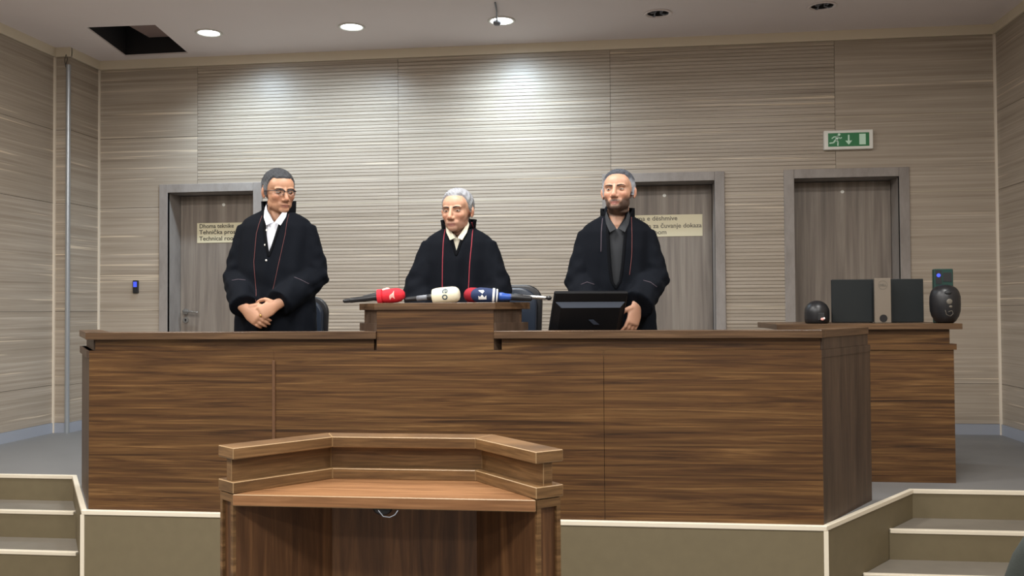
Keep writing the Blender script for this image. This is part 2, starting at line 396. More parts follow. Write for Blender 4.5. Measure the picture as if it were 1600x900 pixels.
# ceiling with openings
def ceiling():
    bm = bmesh.new(); edges = []
    def loop(pts):
        vs = [bm.verts.new((x, y, ZC)) for x, y in pts]
        for i in range(len(vs)): edges.append(bm.edges.new((vs[i], vs[(i+1) % len(vs)])))
    loop([(XLL-.3, -5.3), (XR+.3, -5.3), (XR+.3, YW+.35), (XLL-.3, YW+.35)])
    loop(HATCH)
    for x, y in DL: loop([(x+.088*math.cos(a*PI/12), y+.088*math.sin(a*PI/12)) for a in range(24)])
    bmesh.ops.triangle_fill(bm, use_beauty=True, use_dissolve=False, edges=edges, normal=(0, 0, -1))
    # small upstand round the openings gives the board its thickness
    return bm
HATCH = [(-4.08, 6.60), (-3.53, 6.615), (-3.645, 7.385), (-4.215, 7.40)]
cb = ceiling()
ceil = struct('ceiling', cb, 'ceiling')
def upstand(poly, z0, z1):
    bm = bmesh.new(); n = len(poly)
    lo = [bm.verts.new((x, y, z0)) for x, y in poly]; hi = [bm.verts.new((x, y, z1)) for x, y in poly]
    for i in range(n): bm.faces.new((lo[i], lo[(i+1) % n], hi[(i+1) % n], hi[i]))
    return bm, hi
bm, hi = upstand(HATCH, ZC, ZC+.012); obj('hatch_edge', bm, 'ceiling', ceil)
bm, hi = upstand(HATCH, ZC+.012, ZC+.40); bm.faces.new(hi); obj('hatch_void', bm, 'darkvoid', ceil, label='dark open void above the missing ceiling tile')
obj('duct', BX(-3.98, -3.62, 6.64, 7.36, ZC+.14, ZC+.38), 'voidgrey', ceil)
# cove
bm = bmesh.new(); box(bm, XL, XR, YW-.018, YW+.01, ZT, ZC); struct('trim_1', bm, 'cove')
struct('trim_2', BX(XLL, XLL+.018, -5, YP, ZT, ZC), 'cove')
bm = BX(XLL, XL+.018, YP-.018, YP+.01, ZT, ZC); box(bm, XL-.01, XL+.018, YP, YW, ZT, ZC); struct('trim_3', bm, 'cove')
struct('trim_4', BX(XR-.018, XR, -5, YW, ZT, ZC), 'cove')
# corner beads and metal angle
struct('trim_5', BX(XLL, XLL+.016, YP-.016, YP, PF, ZC-.01), 'bead')
struct('trim_6', BX(XL, XL+.014, YW-.014, YW, PF, ZC-.01), 'bead')
struct('trim_7', BX(XR-.016, XR, YW-.016, YW, PF, ZC-.01), 'bead')
bm = bmesh.new(); cyl(bm, (XL-.004, YP-.006, PF), .019, 3.02, n=16); t8 = struct('trim_8', bm, 'alu', smooth=False)
obj('loose_cable', tube([(XL-.02, YP-.02, 3.60), (XL-.026, YP-.026, 3.66), (XL-.010, YP-.03, 3.70), (XL+.004, YP-.03, 3.66), (XL-.012, YP-.03, 3.62)], .0025, n=6), 'black', t8)
# baseboards
def bb(name, *a): return struct(name, BX(*a), 'base')
x = [XL] + [v for d in DOORS for v in d] + [XR]
bm = bmesh.new()
for i in range(0, len(x), 2): box(bm, x[i], x[i+1], YW-.008, YW+.02, PF, ZB)
struct('baseboard_back', bm, 'base'); bb('baseboard_left', XLL-.02, XLL+.008, 5.24, YP, PF, ZB); bb('baseboard_right', XR-.008, XR+.02, 5.24, YW, PF, ZB)
bm = BX(XLL, XL+.006, YP-.008, YP+.02, PF, ZB); box(bm, XL-.02, XL+.008, YP, YW, PF, ZB); struct('baseboard_pilaster', bm, 'base')
# lower floor and platform
struct('floor', BX(XLL-.3, XR+.3, -5.3, YW+.4, -.1, 0), 'floor')
PLF = [(-2.686, 4.332), (.884, 4.332)]; PLL = (-3.312, 5.245); PRR = (1.523, 5.238); YS = 5.24
plan = [(-2.686, 4.332), (.884, 4.332), (1.523, YS), (XR+.1, YS), (XR+.1, YW+.4), (XLL-.1, YW+.4), (XLL-.1, YS), (-3.312, YS)]
plat = struct('floor_platform', PR(plan, 0, PF-.004), 'riser')
def shrink(poly, d):
    """offset plan polygon outward by d"""
    n = len(poly); out = []
    for i in range(n):
        a, b_, c = Vector(poly[i-1]), Vector(poly[i]), Vector(poly[(i+1) % n])
        e1 = (b_-a).normalized(); e2 = (c-b_).normalized(); n1 = Vector((e1.y, -e1.x)); n2 = Vector((e2.y, -e2.x))
        k = (n1+n2); k = k/max(1e-6, k.dot(n1)); out.append(tuple(b_+k*d))
    return out
obj('floor_sheet', PR(plan, PF-.004, PF), 'floor', plat)
# cream nosings along the platform edge
edgeline = [(XLL, YS), (-3.312, YS), (-2.686, 4.332), (.884, 4.332), (1.523, YS), (XR, YS)]
def strip_along(pts, out, inn, z0, z1):
    """band following an open plan line: out = distance outside, inn = inside"""
    n = len(pts); O = []; I = []
    for i in range(n):
        p = Vector(pts[i]); ns = []
        if i > 0: e = (p-Vector(pts[i-1])).normalized(); ns.append(Vector((e.y, -e.x)))
        if i < n-1: e = (Vector(pts[i+1])-p).normalized(); ns.append(Vector((e.y, -e.x)))
        k = sum(ns, Vector((0, 0))); k = k/k.dot(ns[0]); O.append(p+k*out); I.append(p-k*inn)
    bms = []
    for i in range(n-1): bms.append([O[i], O[i+1], I[i+1], I[i]])
    return bms
for q in strip_along(edgeline, .006, .020, 0, 0): obj('nosing', PR(q, PF-.018, PF+.004), 'nosing', plat, bevel=.002)
for p in ((-2.686, 4.332), (.884, 4.332)):
    obj('corner_strip', BX(p[0]-.010, p[0]+.010, p[1]-.006, p[1]+.006, 0, PF-.018), 'nosing', plat)
# steps
def slx(side, y):
    return (-2.686-(y-4.332)*(.626/.913)) if side < 0 else (.884+(y-4.332)*(.639/.906))
def stairs(side, name, label):
    t = empty(name, ((-3.9 if side < 0 else 2.1), 4.6, 0)); t['kind'] = 'structure'
    for k in range(3):
        z1 = .45-.15*k; yf = YS-.288*(k+1); yb = YS if k == 0 else YS-.288*k
        wallx = XLL+.001 if side < 0 else XR-.001
        xa, xb = slx(side, yf)+.002*side, slx(side, YS)+.002*side
        poly = [(wallx, yf), (xa, yf), (xb, YS), (wallx, YS)] if side < 0 else [(xa, yf), (wallx, yf), (wallx, YS), (xb, YS)]
        bmx = PR([Vector(p) for p in poly], z1-.15, z1-.006); obj('riser', bmx, 'riser', t, world=True)
        s = obj('tread', PR(poly, z1-.006, z1), 'tread', t, world=True)
        x0, x1 = (wallx, xa-.012) if side < 0 else (xa+.004, wallx)
        obj('nosing', BX(x0, x1, yf-.006, yf+.024, z1-.016, z1+.004), 'nosing', t, world=True, bevel=.002)
    return t
stairs(-1, 'stairs_left', ''); stairs(1, 'stairs_right', '')
# ---------------------------------------------------------------- doors
LY = YW+.215
def door(i, handle=None):
    x0, x1 = DOORS[i]; w0, w1 = .078, .078; zi = 2.603
    bm = bmesh.new(); box(bm, x0, x0+w0, YW-.016, YW+.02, PF, DZ); box(bm, x1-w1, x1, YW-.016, YW+.02, PF, DZ); box(bm, x0+w0, x1-w1, YW-.016, YW+.02, zi, DZ)
    d = empty('door_%d' % (i+1), ((x0+x1)/2, YW, PF)); d['kind'] = 'structure'
    obj('door_casing', bm, 'doorframe', d, world=True, bevel=.003)
    bm = bmesh.new(); a, b_ = x0+w0, x1-w1
    box(bm, a-.02, a, YW-.012, YW+.30, PF, zi+.02); box(bm, b_, b_+.02, YW-.012, YW+.30, PF, zi+.02); box(bm, a, b_, YW-.012, YW+.30, zi, zi+.02)
    obj('door_jamb', bm, 'doorframe', d, world=True)
    leaf = obj('door_leaf', BX(a+.003, b_-.003, LY, LY+.045, PF+.006, zi-.004), 'door', d, world=True, bevel=.002)
    bm = bmesh.new(); cyl(bm, ((a+b_)/2+.02, LY-.006, zi-.085), .014, .006, 'Y', 16); obj('door_stud', bm, 'white', d, world=True)  # small round white disc near the top of the leaf
    if handle:
        hx = a+.055; hz = PF+.985
        h = obj('door_handle', tube([(hx, LY-.001, hz), (hx, LY-.05, hz), (hx+.012, LY-.056, hz), (hx+.13, LY-.056, hz-.008)], [.010, .010, .010, .0085], 12), 'chrome', d, world=True, smooth=True)
        bm = bmesh.new(); cyl(bm, (hx, LY-.010, hz), .026, .010, 'Y', 24); obj('rose', bm, 'chrome', h, world=True)
        h2 = bmesh.new(); cyl(h2, (hx, LY-.010, hz-.075), .026, .010, 'Y', 24); k = obj('lock_rose', h2, 'chrome', d, world=True)
        h3 = bmesh.new(); cyl(h3, (hx, LY-.014, hz-.072), .008, .004, 'Y', 12); box(h3, hx-.003, hx+.003, LY-.014, LY-.010, hz-.088, hz-.074); obj('keyhole', h3, 'black', k, world=True)
    return d
d1 = door(0, True); d2 = door(1); d3 = door(2)
def door_sign(x0, x1, z0, z1, lines, ink, label, name='door_sign'):
    s = empty(name, ((x0+x1)/2, LY-.004, z0)); tag(s, label, 'sign')
    obj('plate', BX(x0, x1, LY-.004, LY-.0002, z0, z1), 'sign', s, world=True, bevel=.001)
    for (txt, xa, xb, z) in lines:
        t = text_obj('lettering', txt, .052, ink, s, (xa-(x0+x1)/2, -.0006, z-z0), width=xb-xa)
door_sign(-3.735, -3.20, 2.185, 2.36, [('Dhoma teknike', -3.715, -3.40, 2.315), ('Tehni\u010dka prostorija', -3.715, -3.26, 2.262), ('Technical room', -3.715, -3.36, 2.206)], 'ink',
          'cream sign on the left door reading Dhoma teknike, Tehnicka, Technical, half hidden by a judge')
door_sign(-.02, .632, 2.178, 2.358, [('Dhoma e d\u00ebshmive', .00, .425, 2.312), ('Prostorija za \u010duvanje dokaza', .00, .622, 2.250), ('Evidence room', .00, .335, 2.198)], 'inkfaint',
          'pale cream sign on the middle door with faint worn lettering beside the right judge')
# ---------------------------------------------------------------- exit sign
t = empty('exit_sign', (1.74, YW, 2.82)); tag(t, 'white framed green emergency exit sign with running figure and arrow above the right door', 'sign')
obj('housing', BX(-.185, .185, -.045, 0, 0, .150), 'white', t, bevel=.004)
pnl = obj('green_panel', BX(-.155, .155, -.048, -.044, .022, .128), 'exitgreen', t, bevel=.001)
def flat(polys, y=-.0495, th=.0015):
    bm = bmesh.new()
    for p in polys:
        a = [bm.verts.new((q[0], y, q[1])) for q in p]; b_ = [bm.verts.new((q[0], y+th, q[1])) for q in p]
        bm.faces.new(a); bm.faces.new(b_[::-1])
        for i in range(len(p)): bm.faces.new((a[i], b_[i], b_[(i+1) % len(p)], a[(i+1) % len(p)]))
    return bm
def limb(p, q, w_):
    d = Vector((q[0]-p[0], q[1]-p[1])); n = Vector((-d.y, d.x)).normalized()*w_/2
    return [(p[0]+n.x, p[1]+n.y), (q[0]+n.x, q[1]+n.y), (q[0]-n.x, q[1]-n.y), (p[0]-n.x, p[1]-n.y)]
hx, hz = -.072, .115
head = [(hx+.010*math.cos(a*PI/6), hz+.010*math.sin(a*PI/6)) for a in range(12)]
obj('running_figure', flat([head, limb((-.079, .103), (-.096, .072), .020), limb((-.083, .098), (-.108, .098), .008), limb((-.108, .100), (-.128, .085), .008), limb((-.078, .100), (-.064, .082), .008), limb((-.066, .084), (-.052, .092), .008),
    limb((-.098, .076), (-.116, .052), .012), limb((-.114, .053), (-.146, .049), .010), limb((-.094, .076), (-.080, .056), .012), limb((-.081, .060), (-.083, .028), .010)]), 'exitwhite', pnl)
obj('arrow', flat([[(-.006, .112), (.006, .112), (.006, .066), (-.006, .066)], [(-.026, .066), (.026, .066), (0, .034)]]), 'exitwhite', pnl)
obj('doorway', flat([[(.080, .034), (.128, .034), (.128, .117), (.080, .117)]]), 'exitwhite', pnl)
# ---------------------------------------------------------------- card reader
t = empty('card_reader', (-4.182, YW, 1.745)); tag(t, 'small black card reader with a blue display on the wall left of the first door', 'card reader')
obj('housing', BX(-.024, .024, -.022, 0, 0, .110), 'black', t, bevel=.004)
obj('display', BX(-.016, .016, -.0235, -.0215, .052, .098), 'blue', t)
bm = bmesh.new(); cyl(bm, (0, -.0235, .028), .010, .002, 'Y', 16); obj('button', bm, 'blackmat', t)
# ---------------------------------------------------------------- ceiling downlights
def downlight(x, y, label, state, group=None):
    t = empty('downlight', (x, y, ZC), 0, label, 'light', group)
    bm = lathe(bmesh.new(), [(.086, .0), (.102, -.001), (.104, -.005), (.098, -.009), (.084, -.007), (.080, .004)], n=36); obj('trim_ring', bm, 'white' if state else 'ceiling', t, smooth=True)
    bm = lathe(bmesh.new(), [(.083, .0), (.072, .06), (.06, .085), (0, .085)], n=30); obj('reflector', bm, 'chrome' if state else 'darkvoid', t, smooth=True)
    if state == 1:
        bm = lathe(bmesh.new(), [(0, -.004), (.05, -.004), (.078, .002), (.078, .006), (0, .006)], n=30); obj('lamp_glass', bm, 'lampon', t, smooth=True)
    if state == 2:      # lamp has dropped on its clip
        bm = lathe(bmesh.new(), [(0, -.016), (.06, -.013), (.076, -.002), (.076, .004), (0, .006)], n=30); obj('lamp_glass', bm, 'lampon', t, smooth=True)
        bm = lathe(bmesh.new(), [(0, -.045), (.022, -.043), (.030, -.030), (.030, -.014), (0, -.014)], c=(-.03, -.03, 0), n=20); obj('lamp_socket', bm, 'grey', t, smooth=True)
        obj('wire', tube([(-.03, -.03, -.03), (-.02, -.12, -.03), (0.0, -.26, -.012), (.01, -.42, -.004)], .006, 8), 'grey', t, smooth=True)
    if state == 0:
        for a in (.4, 2.0, 3.7, 5.2):
            c, s = math.cos(a), math.sin(a)
            obj('spring_clip', tube([(.080*c, .080*s, .004), (.055*c, .055*s, -.006), (.030*math.cos(a+.5), .030*math.sin(a+.5), .006), (.02*c, .02*s, .03)], .006, 6), 'grey', t)
        bm = lathe(bmesh.new(), [(0, .02), (.020, .02), (.024, .05), (0, .05)], n=14); obj('lamp_holder', bm, 'black', t)
    return t
downlight(*DL[0], 'lit round downlight nearest the dark ceiling opening', 1)
downlight(*DL[1], 'lit round downlight second from the dark ceiling opening', 1)
downlight(*DL[2], 'lit downlight hanging loose with a grey wire above the middle of the wall', 2)
downlight(*DL[3], 'empty unlit downlight ring directly right of the lit one on a wire', 0)
downlight(*DL[4], 'empty unlit downlight ring nearest the right wall', 0)

# ================================================================ JUDGES' BENCH
BY = 4.352; BZT = 1.485
fl = (-2.668, BY); fr = (.880, BY); bl = (-3.068, 4.935); br = (1.240, 4.945)
bench = empty('judges_bench', (-.9, 4.6, PF), 0, 'long dark walnut judges bench with raised middle section on the platform edge', 'desk')
W = dict(world=True)
zl = 1.394          # top of the lower body ledge
bx0, bx1 = -1.190, -.622    # raised box
for a, b_ in ((fl[0], -1.7065), (-1.7055, -.106), (-.104, fr[0])):
    # panel outline; middle panel carries the raised front
    if a < bx0 < b_:
        bm = bmesh.new()
        prism(bm, [(a, BY), (bx0, BY), (bx0, BY+.018), (a, BY+.018)], PF, zl)
        prism(bm, [(bx1, BY), (b_, BY), (b_, BY+.018), (bx1, BY+.018)], PF, zl)
        prism(bm, [(bx0, BY), (bx1, BY), (bx1, BY+.018), (bx0, BY+.018)], PF, zl)
        obj('front_panel', bm, 'walnut', bench, **W)
    else: obj('front_panel', BX(a, b_, BY, BY+.018, PF, zl), 'walnut', bench, **W)
obj('raised_front_panel', BX(bx0, bx1, BY-.002, BY+.018, zl, 1.588), 'walnut', bench, **W)
obj('batten', BX(-1.713, -1.698, BY-.008, BY+.018, PF+.002, 1.345), 'trimwood', bench, bevel=.002, **W)
# recessed neck above the ledge
obj('neck_board', BX(fl[0]+.02, bx0-.02, BY+.020, BY+.038, zl-.02, 1.449), 'walnut', bench, **W)
obj('neck_board', BX(bx1+.035, fr[0]-.001, BY+.020, BY+.038, zl-.02, 1.449), 'walnut', bench, **W)
obj('ledge', BX(fl[0], bx0, BY+.002, BY+.06, zl-.03, zl), 'cap', bench, **W)
obj('ledge', BX(bx1, fr[0], BY+.002, BY+.06, zl-.03, zl), 'cap', bench, **W)
CF = BY-.014
obj('cap_board', PR([(fl[0]-.012, CF), (bx0-.002, CF), (bx0-.002, BY+.10), (fl[0]-.055, BY+.10)], 1.449, BZT), 'cap', bench, bevel=.0015, **W)
obj('cap_board', PR([(bx1+.002, CF), (fr[0]+.001, CF), (fr[0]+.055, BY+.10), (bx1+.002, BY+.10)], 1.449, BZT), 'cap', bench, bevel=.0015, **W)
# slanted ends
def slanted(a, b_, sgn):
    d = (Vector(b_)-Vector(a)); L_ = d.length; d.normalize(); n = Vector((-d.y, d.x))*-sgn   # n points outward
    n = Vector((d.y, -d.x)) if sgn > 0 else Vector((-d.y, d.x))
    def seg(o0, s0, s1): return (Vector(a)+d*s0+n*o0, Vector(a)+d*s1+n*o0)
    p, q = seg(0, 0, L_)
    obj('side_panel', PR([p, q, q-n*.02, p-n*.02] if sgn > 0 else [q, p, p-n*.02, q-n*.02], PF, zl), 'walnut_side', bench, **W)
    p, q = seg(.012 if sgn < 0 else .002, 0, L_+.01*(sgn < 0))
    lp = [p, q, q-n*.07, p-n*.07] if sgn > 0 else [q, p, p-n*.07, q-n*.07]
    obj('side_ledge', PR(lp, zl-.035, zl), 'walnut_side', bench, **W)
    p, q = seg(-.022 if sgn < 0 else -.004, .02, L_-.02)
    obj('side_neck', PR([p, q, q-n*.02, p-n*.02] if sgn > 0 else [q, p, p-n*.02, q-n*.02], zl, 1.449), 'walnut_side', bench, **W)
    p, q = seg(.014 if sgn < 0 else .001, -.0, L_+(.02 if sgn < 0 else -.02))
    obj('side_cap', PR([p, q, q-n*.11, p-n*.11] if sgn > 0 else [q, p, p-n*.11, q-n*.11], 1.449, BZT), 'cap', bench, bevel=.0015, **W)
slanted(fl, bl, -1); slanted(fr, br, 1)
# raised middle box: slanted cheeks, neck, cap
def cheek(x, sgn, name_mat='walnut_side'):
    d = Vector((.545*sgn, .84)).normalized(); n = Vector((d.y, -d.x)) if sgn > 0 else Vector((-d.y, d.x))
    a = Vector((x, BY))
    def pl(o0, s0, s1, th): p = a+d*s0+n*o0; q = a+d*s1+n*o0; r_ = [p, q, q-n*th, p-n*th]; return r_ if sgn > 0 else r_[::-1]
    obj('cheek_panel', PR(pl(-.004, .0, .215, .018), 1.34, 1.588), name_mat, bench, **W)
    obj('cheek_ledge', PR(pl(.012, .0, .245, .05), BZT, 1.524), name_mat, bench, **W)
cheek(bx0, -1); cheek(bx1, 1)
def trap(o, back):
    return [(bx0-o*.6, BY-o), (bx1+o*.6, BY-o), (bx1+o*.6+back*.545, BY+back*.84), (bx0-o*.6-back*.545, BY+back*.84)]
obj('raised_cap_board', PR(trap(.014, .262), 1.588, 1.621), 'cap', bench, bevel=.0015, **W)
obj('raised_back_panel', BX(bx0-.11, bx1+.11, BY+.17, BY+.188, 1.36, 1.588), 'walnut', bench, **W)
# working surface and inner supports
obj('worktop', PR([(fl[0]+.02, BY+.02), (fr[0]-.02, BY+.02), (1.055, 4.70), (-2.875, 4.70)], 1.315, 1.345), 'cap', bench, **W)
for xx in (-2.6, -1.7, -.1, .80): obj('support_panel', BX(xx, xx+.02, BY+.02, 4.62, PF, 1.315), 'walnut_side', bench, **W)

# ================================================================ RIGHT DESK
rd = empty('clerk_desk', (1.35, 5.75, PF), 0, 'shorter walnut desk behind the right end of the judges bench carrying monitor and speakers', 'desk')
obj('front_panel', BX(.93, 1.822, 5.462, 5.480, PF, 1.376), 'walnut', rd, **W)
obj('ledge', BX(.92, 1.834, 5.450, 5.52, 1.345, 1.378), 'walnut', rd, **W)
obj('neck_board', BX(.95, 1.806, 5.478, 5.496, 1.376, 1.460), 'walnut', rd, **W)
obj('side_panel', BX(1.804, 1.822, 5.480, 6.20, PF, 1.376), 'walnut_side', rd, **W)
obj('side_panel', BX(.93, .948, 5.480, 6.20, PF, 1.376), 'walnut_side', rd, **W)
obj('side_neck', BX(1.788, 1.806, 5.496, 6.15, 1.376, 1.460), 'walnut_side', rd, **W)
obj('top_board', BX(.855, 1.862, 5.436, 6.22, 1.460, 1.492), 'cap', rd, bevel=.0015, **W)
DT = 1.4925
# speakers
def ball_profile(h, r, base, top, k=14):
    return None
sp = empty('dome_speaker', (1.113, 5.62, DT), 0, 'small black dome shaped speaker left of the desk monitor', 'speaker')
prof = [(0, 0), (.058, 0), (.068, .006), (.071, .03), (.071, .065)] + [(.071*math.cos(a), .065+.070*math.sin(a)) for a in [i*PI/2/9 for i in range(1, 9)]] + [(0, .135)]
obj('body', lathe(bmesh.new(), prof, n=36), 'black', sp, smooth=True)
bm = bmesh.new(); box(bm, -.008, .030, -.075, -.060, .018, .062); obj('port_recess', bm, 'blackmat', sp, bevel=.003)
obj('connector', ellips((.016, -.076, .026), (.010, .005, .008)), 'logopink', sp, smooth=True)
obj('connector', ellips((.026, -.074, .030), (.006, .005, .007)), 'logowhite', sp, smooth=True)
sp = empty('pill_speaker', (1.800, 5.525, DT), 0, 'tall rounded black speaker standing at the right end of the desk', 'speaker')
prof = [(0, 0), (.040, .0), (.055, .012), (.072, .040), (.080, .07), (.082, .11), (.081, .150)] + [(.078*math.cos(a)**.8 if a < PI/2 else 0, .155+.062*math.sin(a)) for a in [i*PI/2/8 for i in range(1, 8)]] + [(0, .218)]
obj('body', lathe(bmesh.new(), prof, n=40), 'black', sp, smooth=True)
obj('port', ellips((-.006, -.072, .172), (.020, .012, .013)), 'blackmat', sp, smooth=True)
obj('socket', ellips((-.002, -.080, .122), (.016, .005, .016)), 'inkfaint', sp, smooth=True)
obj('socket', ellips((.004, -.081, .094), (.009, .004, .007)), 'inkfaint', sp, smooth=True)
obj('cable_loop', tube([(-.026, -.083, .074), (-.022, -.087, .050), (.0, -.085, .040), (.014, -.087, .055), (.008, -.088, .072), (-.01, -.087, .066)], .0016, 6), 'inkfaint', sp, smooth=True)
bx = empty('green_box', (1.828, 5.645, DT), 0, 'dark green device box with a blue dot behind the tall rounded speaker', 'box')
obj('body', BX(-.052, .052, -.022, .022, 0, .312), 'green', bx, bevel=.004)
obj('window', BX(-.004, .042, -.024, -.021, .238, .290), 'blackmat', bx)
obj('window', BX(-.046, -.012, -.024, -.021, .225, .304), 'blackmat', bx)
bm = bmesh.new(); cyl(bm, (-.030, -.0265, .275), .011, .003, 'Y', 16); obj('dot', bm, 'blue', bx)
# desk monitor (rear towards the room)
mo = empty('desk_monitor', (1.45, 5.66, DT), 0, 'black monitor seen from behind with a taupe metal stand on the clerk desk', 'monitor')
obj('shell', BX(-.238, .282, .02, .045, .003, .258), 'monshell', mo, bevel=.004)
obj('screen', BX(-.231, .275, .045, .048, .020, .250), 'screen', mo)
st = obj('stand', BX(-.010, .082, -.045, -.020, .0005, .262), 'silver', mo, bevel=.003)
obj('stand_arm', BX(.005, .065, -.02, .02, .13, .20), 'silver', mo)
obj('stand_foot', BX(-.008, .080, -.018, .10, 0, .006), 'silver', mo, bevel=.002)
bm = bmesh.new(); cyl(bm, (.037, -.0465, .028), .022, .002, 'Y', 24); obj('cable_hole', bm, 'black', st)
bm = bmesh.new()
for i in range(28):
    a0, a1 = 2*PI*i/28, 2*PI*(i+1)/28
    v = [bm.verts.new((.036+r*math.cos(a), -.0462, .222+r*math.sin(a))) for r, a in ((.026, a0), (.026, a1), (.0235, a1), (.0235, a0))]; bm.faces.new(v)
obj('emblem_ring', bm, 'inkfaint', st)
text_obj('emblem_letters', 'DELL', .018, 'inkfaint', st, (.036, -.0462, .216), align='CENTER')
# monitor on the judges' bench
mb = empty('bench_monitor', (-.19, 4.59, 1.3455), 0, 'black monitor leaning on the judges bench in front of the right judge', 'monitor')
def tiltbox(m4, *a):
    bm = BX(*a); bmesh.ops.transform(bm, matrix=m4, verts=bm.verts); return bm
T = Matrix.Translation((-.025, .03, .055)) @ Matrix.Rotation(math.radians(22), 4, 'Z') @ Matrix.Rotation(math.radians(28), 4, 'X')
obj('shell', tiltbox(T, -.185, .190, 0, .022, .03, .30), 'monitor', mb, bevel=.004)
obj('screen', tiltbox(T, -.178, .183, .022, .025, .04, .292), 'screen', mb)
# raised rear housing with sloping shoulders
bm = bmesh.new()
f_ = [(-.180, .250), (.182, .250), (.182, .05), (-.180, .05)]; g_ = [(-.150, .226), (.155, .226), (.155, .08), (-.150, .08)]
A_ = [bm.verts.new((x, .001, z)) for x, z in f_]; B_ = [bm.verts.new((x, -.016, z)) for x, z in g_]
for i in range(4): bm.faces.new((A_[i], A_[(i+1) % 4], B_[(i+1) % 4], B_[i]))
bm.faces.new(B_); bm.faces.new(A_[::-1])
bmesh.ops.transform(bm, matrix=T, verts=bm.verts); M['slate'] = plain('slate_badge_and_highlight', srgb(56, 64, 78), .6); hs = obj('rear_housing', bm, 'monitor', mb)  # slate: badge colour, also the ceiling light painted on the upper slope
bm = bmesh.new(); v = [bm.verts.new((x, y, z)) for x, y, z in ((-.148, -.0172, .2262), (.153, -.0172, .2262), (.180, -.001, .2502), (-.178, -.001, .2502))]; bm.faces.new(v)
bmesh.ops.transform(bm, matrix=T, verts=bm.verts); obj('shoulder', bm, 'slate', hs, label='ceiling light painted in bluish grey on the sloping upper edge')  # sheet over the black housing, caught ceiling light put into its colour
bm = bmesh.new(); v = [bm.verts.new(p) for p in ((.0, -.017, .160), (.026, -.017, .160), (.060, -.017, .134), (.030, -.017, .134))]; w2 = [bm.verts.new((q.co.x, -.020, q.co.z)) for q in v]
bm.faces.new(v); bm.faces.new(w2)
for i in range(4): bm.faces.new((v[i], v[(i+1) % 4], w2[(i+1) % 4], w2[i]))
bmesh.ops.transform(bm, matrix=T, verts=bm.verts); obj('badge_plate', bm, 'slate', hs)
obj('stand_neck', tube([(0, .03, .14), (0, .06, .05), (0, .04, .012)], [.02, .018, .02], 12), 'black', mb, smooth=True)
obj('stand_foot', BX(-.10, .10, -.06, .10, 0, .010), 'black', mb, bevel=.003)

# ================================================================ LECTERN
LCX = -.729
lec = empty('lectern', (LCX, 2.88, 0), 0, 'wooden lectern with angled wings and a low rail in front of the judges bench', 'lectern')
inner = [(-.464, 2.712), (-.240, 2.985), (.240, 2.985), (.464, 2.712)]     # x from LCX
def band(o0, o1, x_ext=0):
    """three-segment band between offsets o0 (inner) and o1 (outer) of the inner line"""
    P = [Vector((p[0]+LCX, p[1])) for p in inner]
    d0 = (P[1]-P[0]).normalized(); n0 = Vector((-d0.y, d0.x)); d2_ = (P[3]-P[2]).normalized(); n2 = Vector((-d2_.y, d2_.x)); n1 = Vector((0, 1))
    k01 = (n0+n1)/((n0+n1).dot(n1)); k12 = (n1+n2)/((n1+n2).dot(n1))
    def line(o): return [P[0]+n0*o-d0*x_ext, P[1]+k01*o, P[2]+k12*o, P[3]+n2*o+d2_*x_ext]
    a, b_ = line(o0), line(o1)
    return [[a[i], a[i+1], b_[i+1], b_[i]] for i in range(3)]
for q in band(0, .098): obj('top_rail', PR(q, 1.135, 1.170), 'lectern', lec, bevel=.0022, edge='edge', **W)
for q in band(.034, .066, -.012): obj('rail_neck', PR(q, 1.064, 1.135), 'lectern', lec, bevel=.0015, edge='edge', **W)
for q in band(.0, .098): obj('lower_rail', PR(q, 1.031, 1.066), 'lectern', lec, bevel=.0022, edge='edge', **W)
P4 = [(p[0]+LCX, p[1]) for p in inner]
obj('desk_board', PR([(P4[0][0]-.0, 2.706), (P4[3][0]+.0, 2.706), (P4[2][0]+.03, 3.02), (P4[1][0]-.03, 3.02)], .996, 1.031), 'lectern_top', lec, bevel=.0022, edge='edge', **W)
bands = band(.004, .088, -.012)
names = ('side_wall', 'front_wall', 'side_wall')
for nm, q, nx in zip(names, bands, (0, 0, 0)): obj(nm, PR(q, 0, 1.030), 'walnut_v', lec, **W)
# framed ends of the side walls
for q, s in ((bands[0], -1), (bands[2], 1)):
    a, b_ = (q[0], q[3]) if s < 0 else (q[1], q[2])          # inner, outer end corner
    d = (b_-a).normalized(); n = Vector((d.y, -d.x)) if s > 0 else Vector((-d.y, d.x))
    L_ = (b_-a).length
    def pc(s0, s1, z0, z1, mt='lectern', nm='frame_strip', th=.010):
        p, r_ = a+d*s0, a+d*s1; r4 = [p, r_, r_+n*th, p+n*th]
        obj(nm, PR(r4 if s < 0 else r4[::-1], z0, z1), mt, lec, **W)
    pc(0, .014, 0, 1.028); pc(L_-.014, L_, 0, 1.028); pc(.014, L_-.014, 1.004, 1.028); pc(.014, L_-.014, 0, .08)
obj('bottom_shelf', PR([(P4[0][0]+.01, 2.74), (P4[3][0]-.01, 2.74), (P4[2][0]+.02, 2.985), (P4[1][0]-.02, 2.985)], .08, .10), 'walnut_v', lec, **W)
hk = obj('cable_clip', ellips((-.733, 2.74, .990), (.030, .018, .020)), 'black', lec, world=True, smooth=True)
obj('cable', tube([(-.735, 2.70, .992), (-.72, 2.697, .976), (-.70, 2.697, .974), (-.685, 2.70, .981), (-.678, 2.705, .992)], .0016, 8), 'grey', lec, world=True, smooth=True)

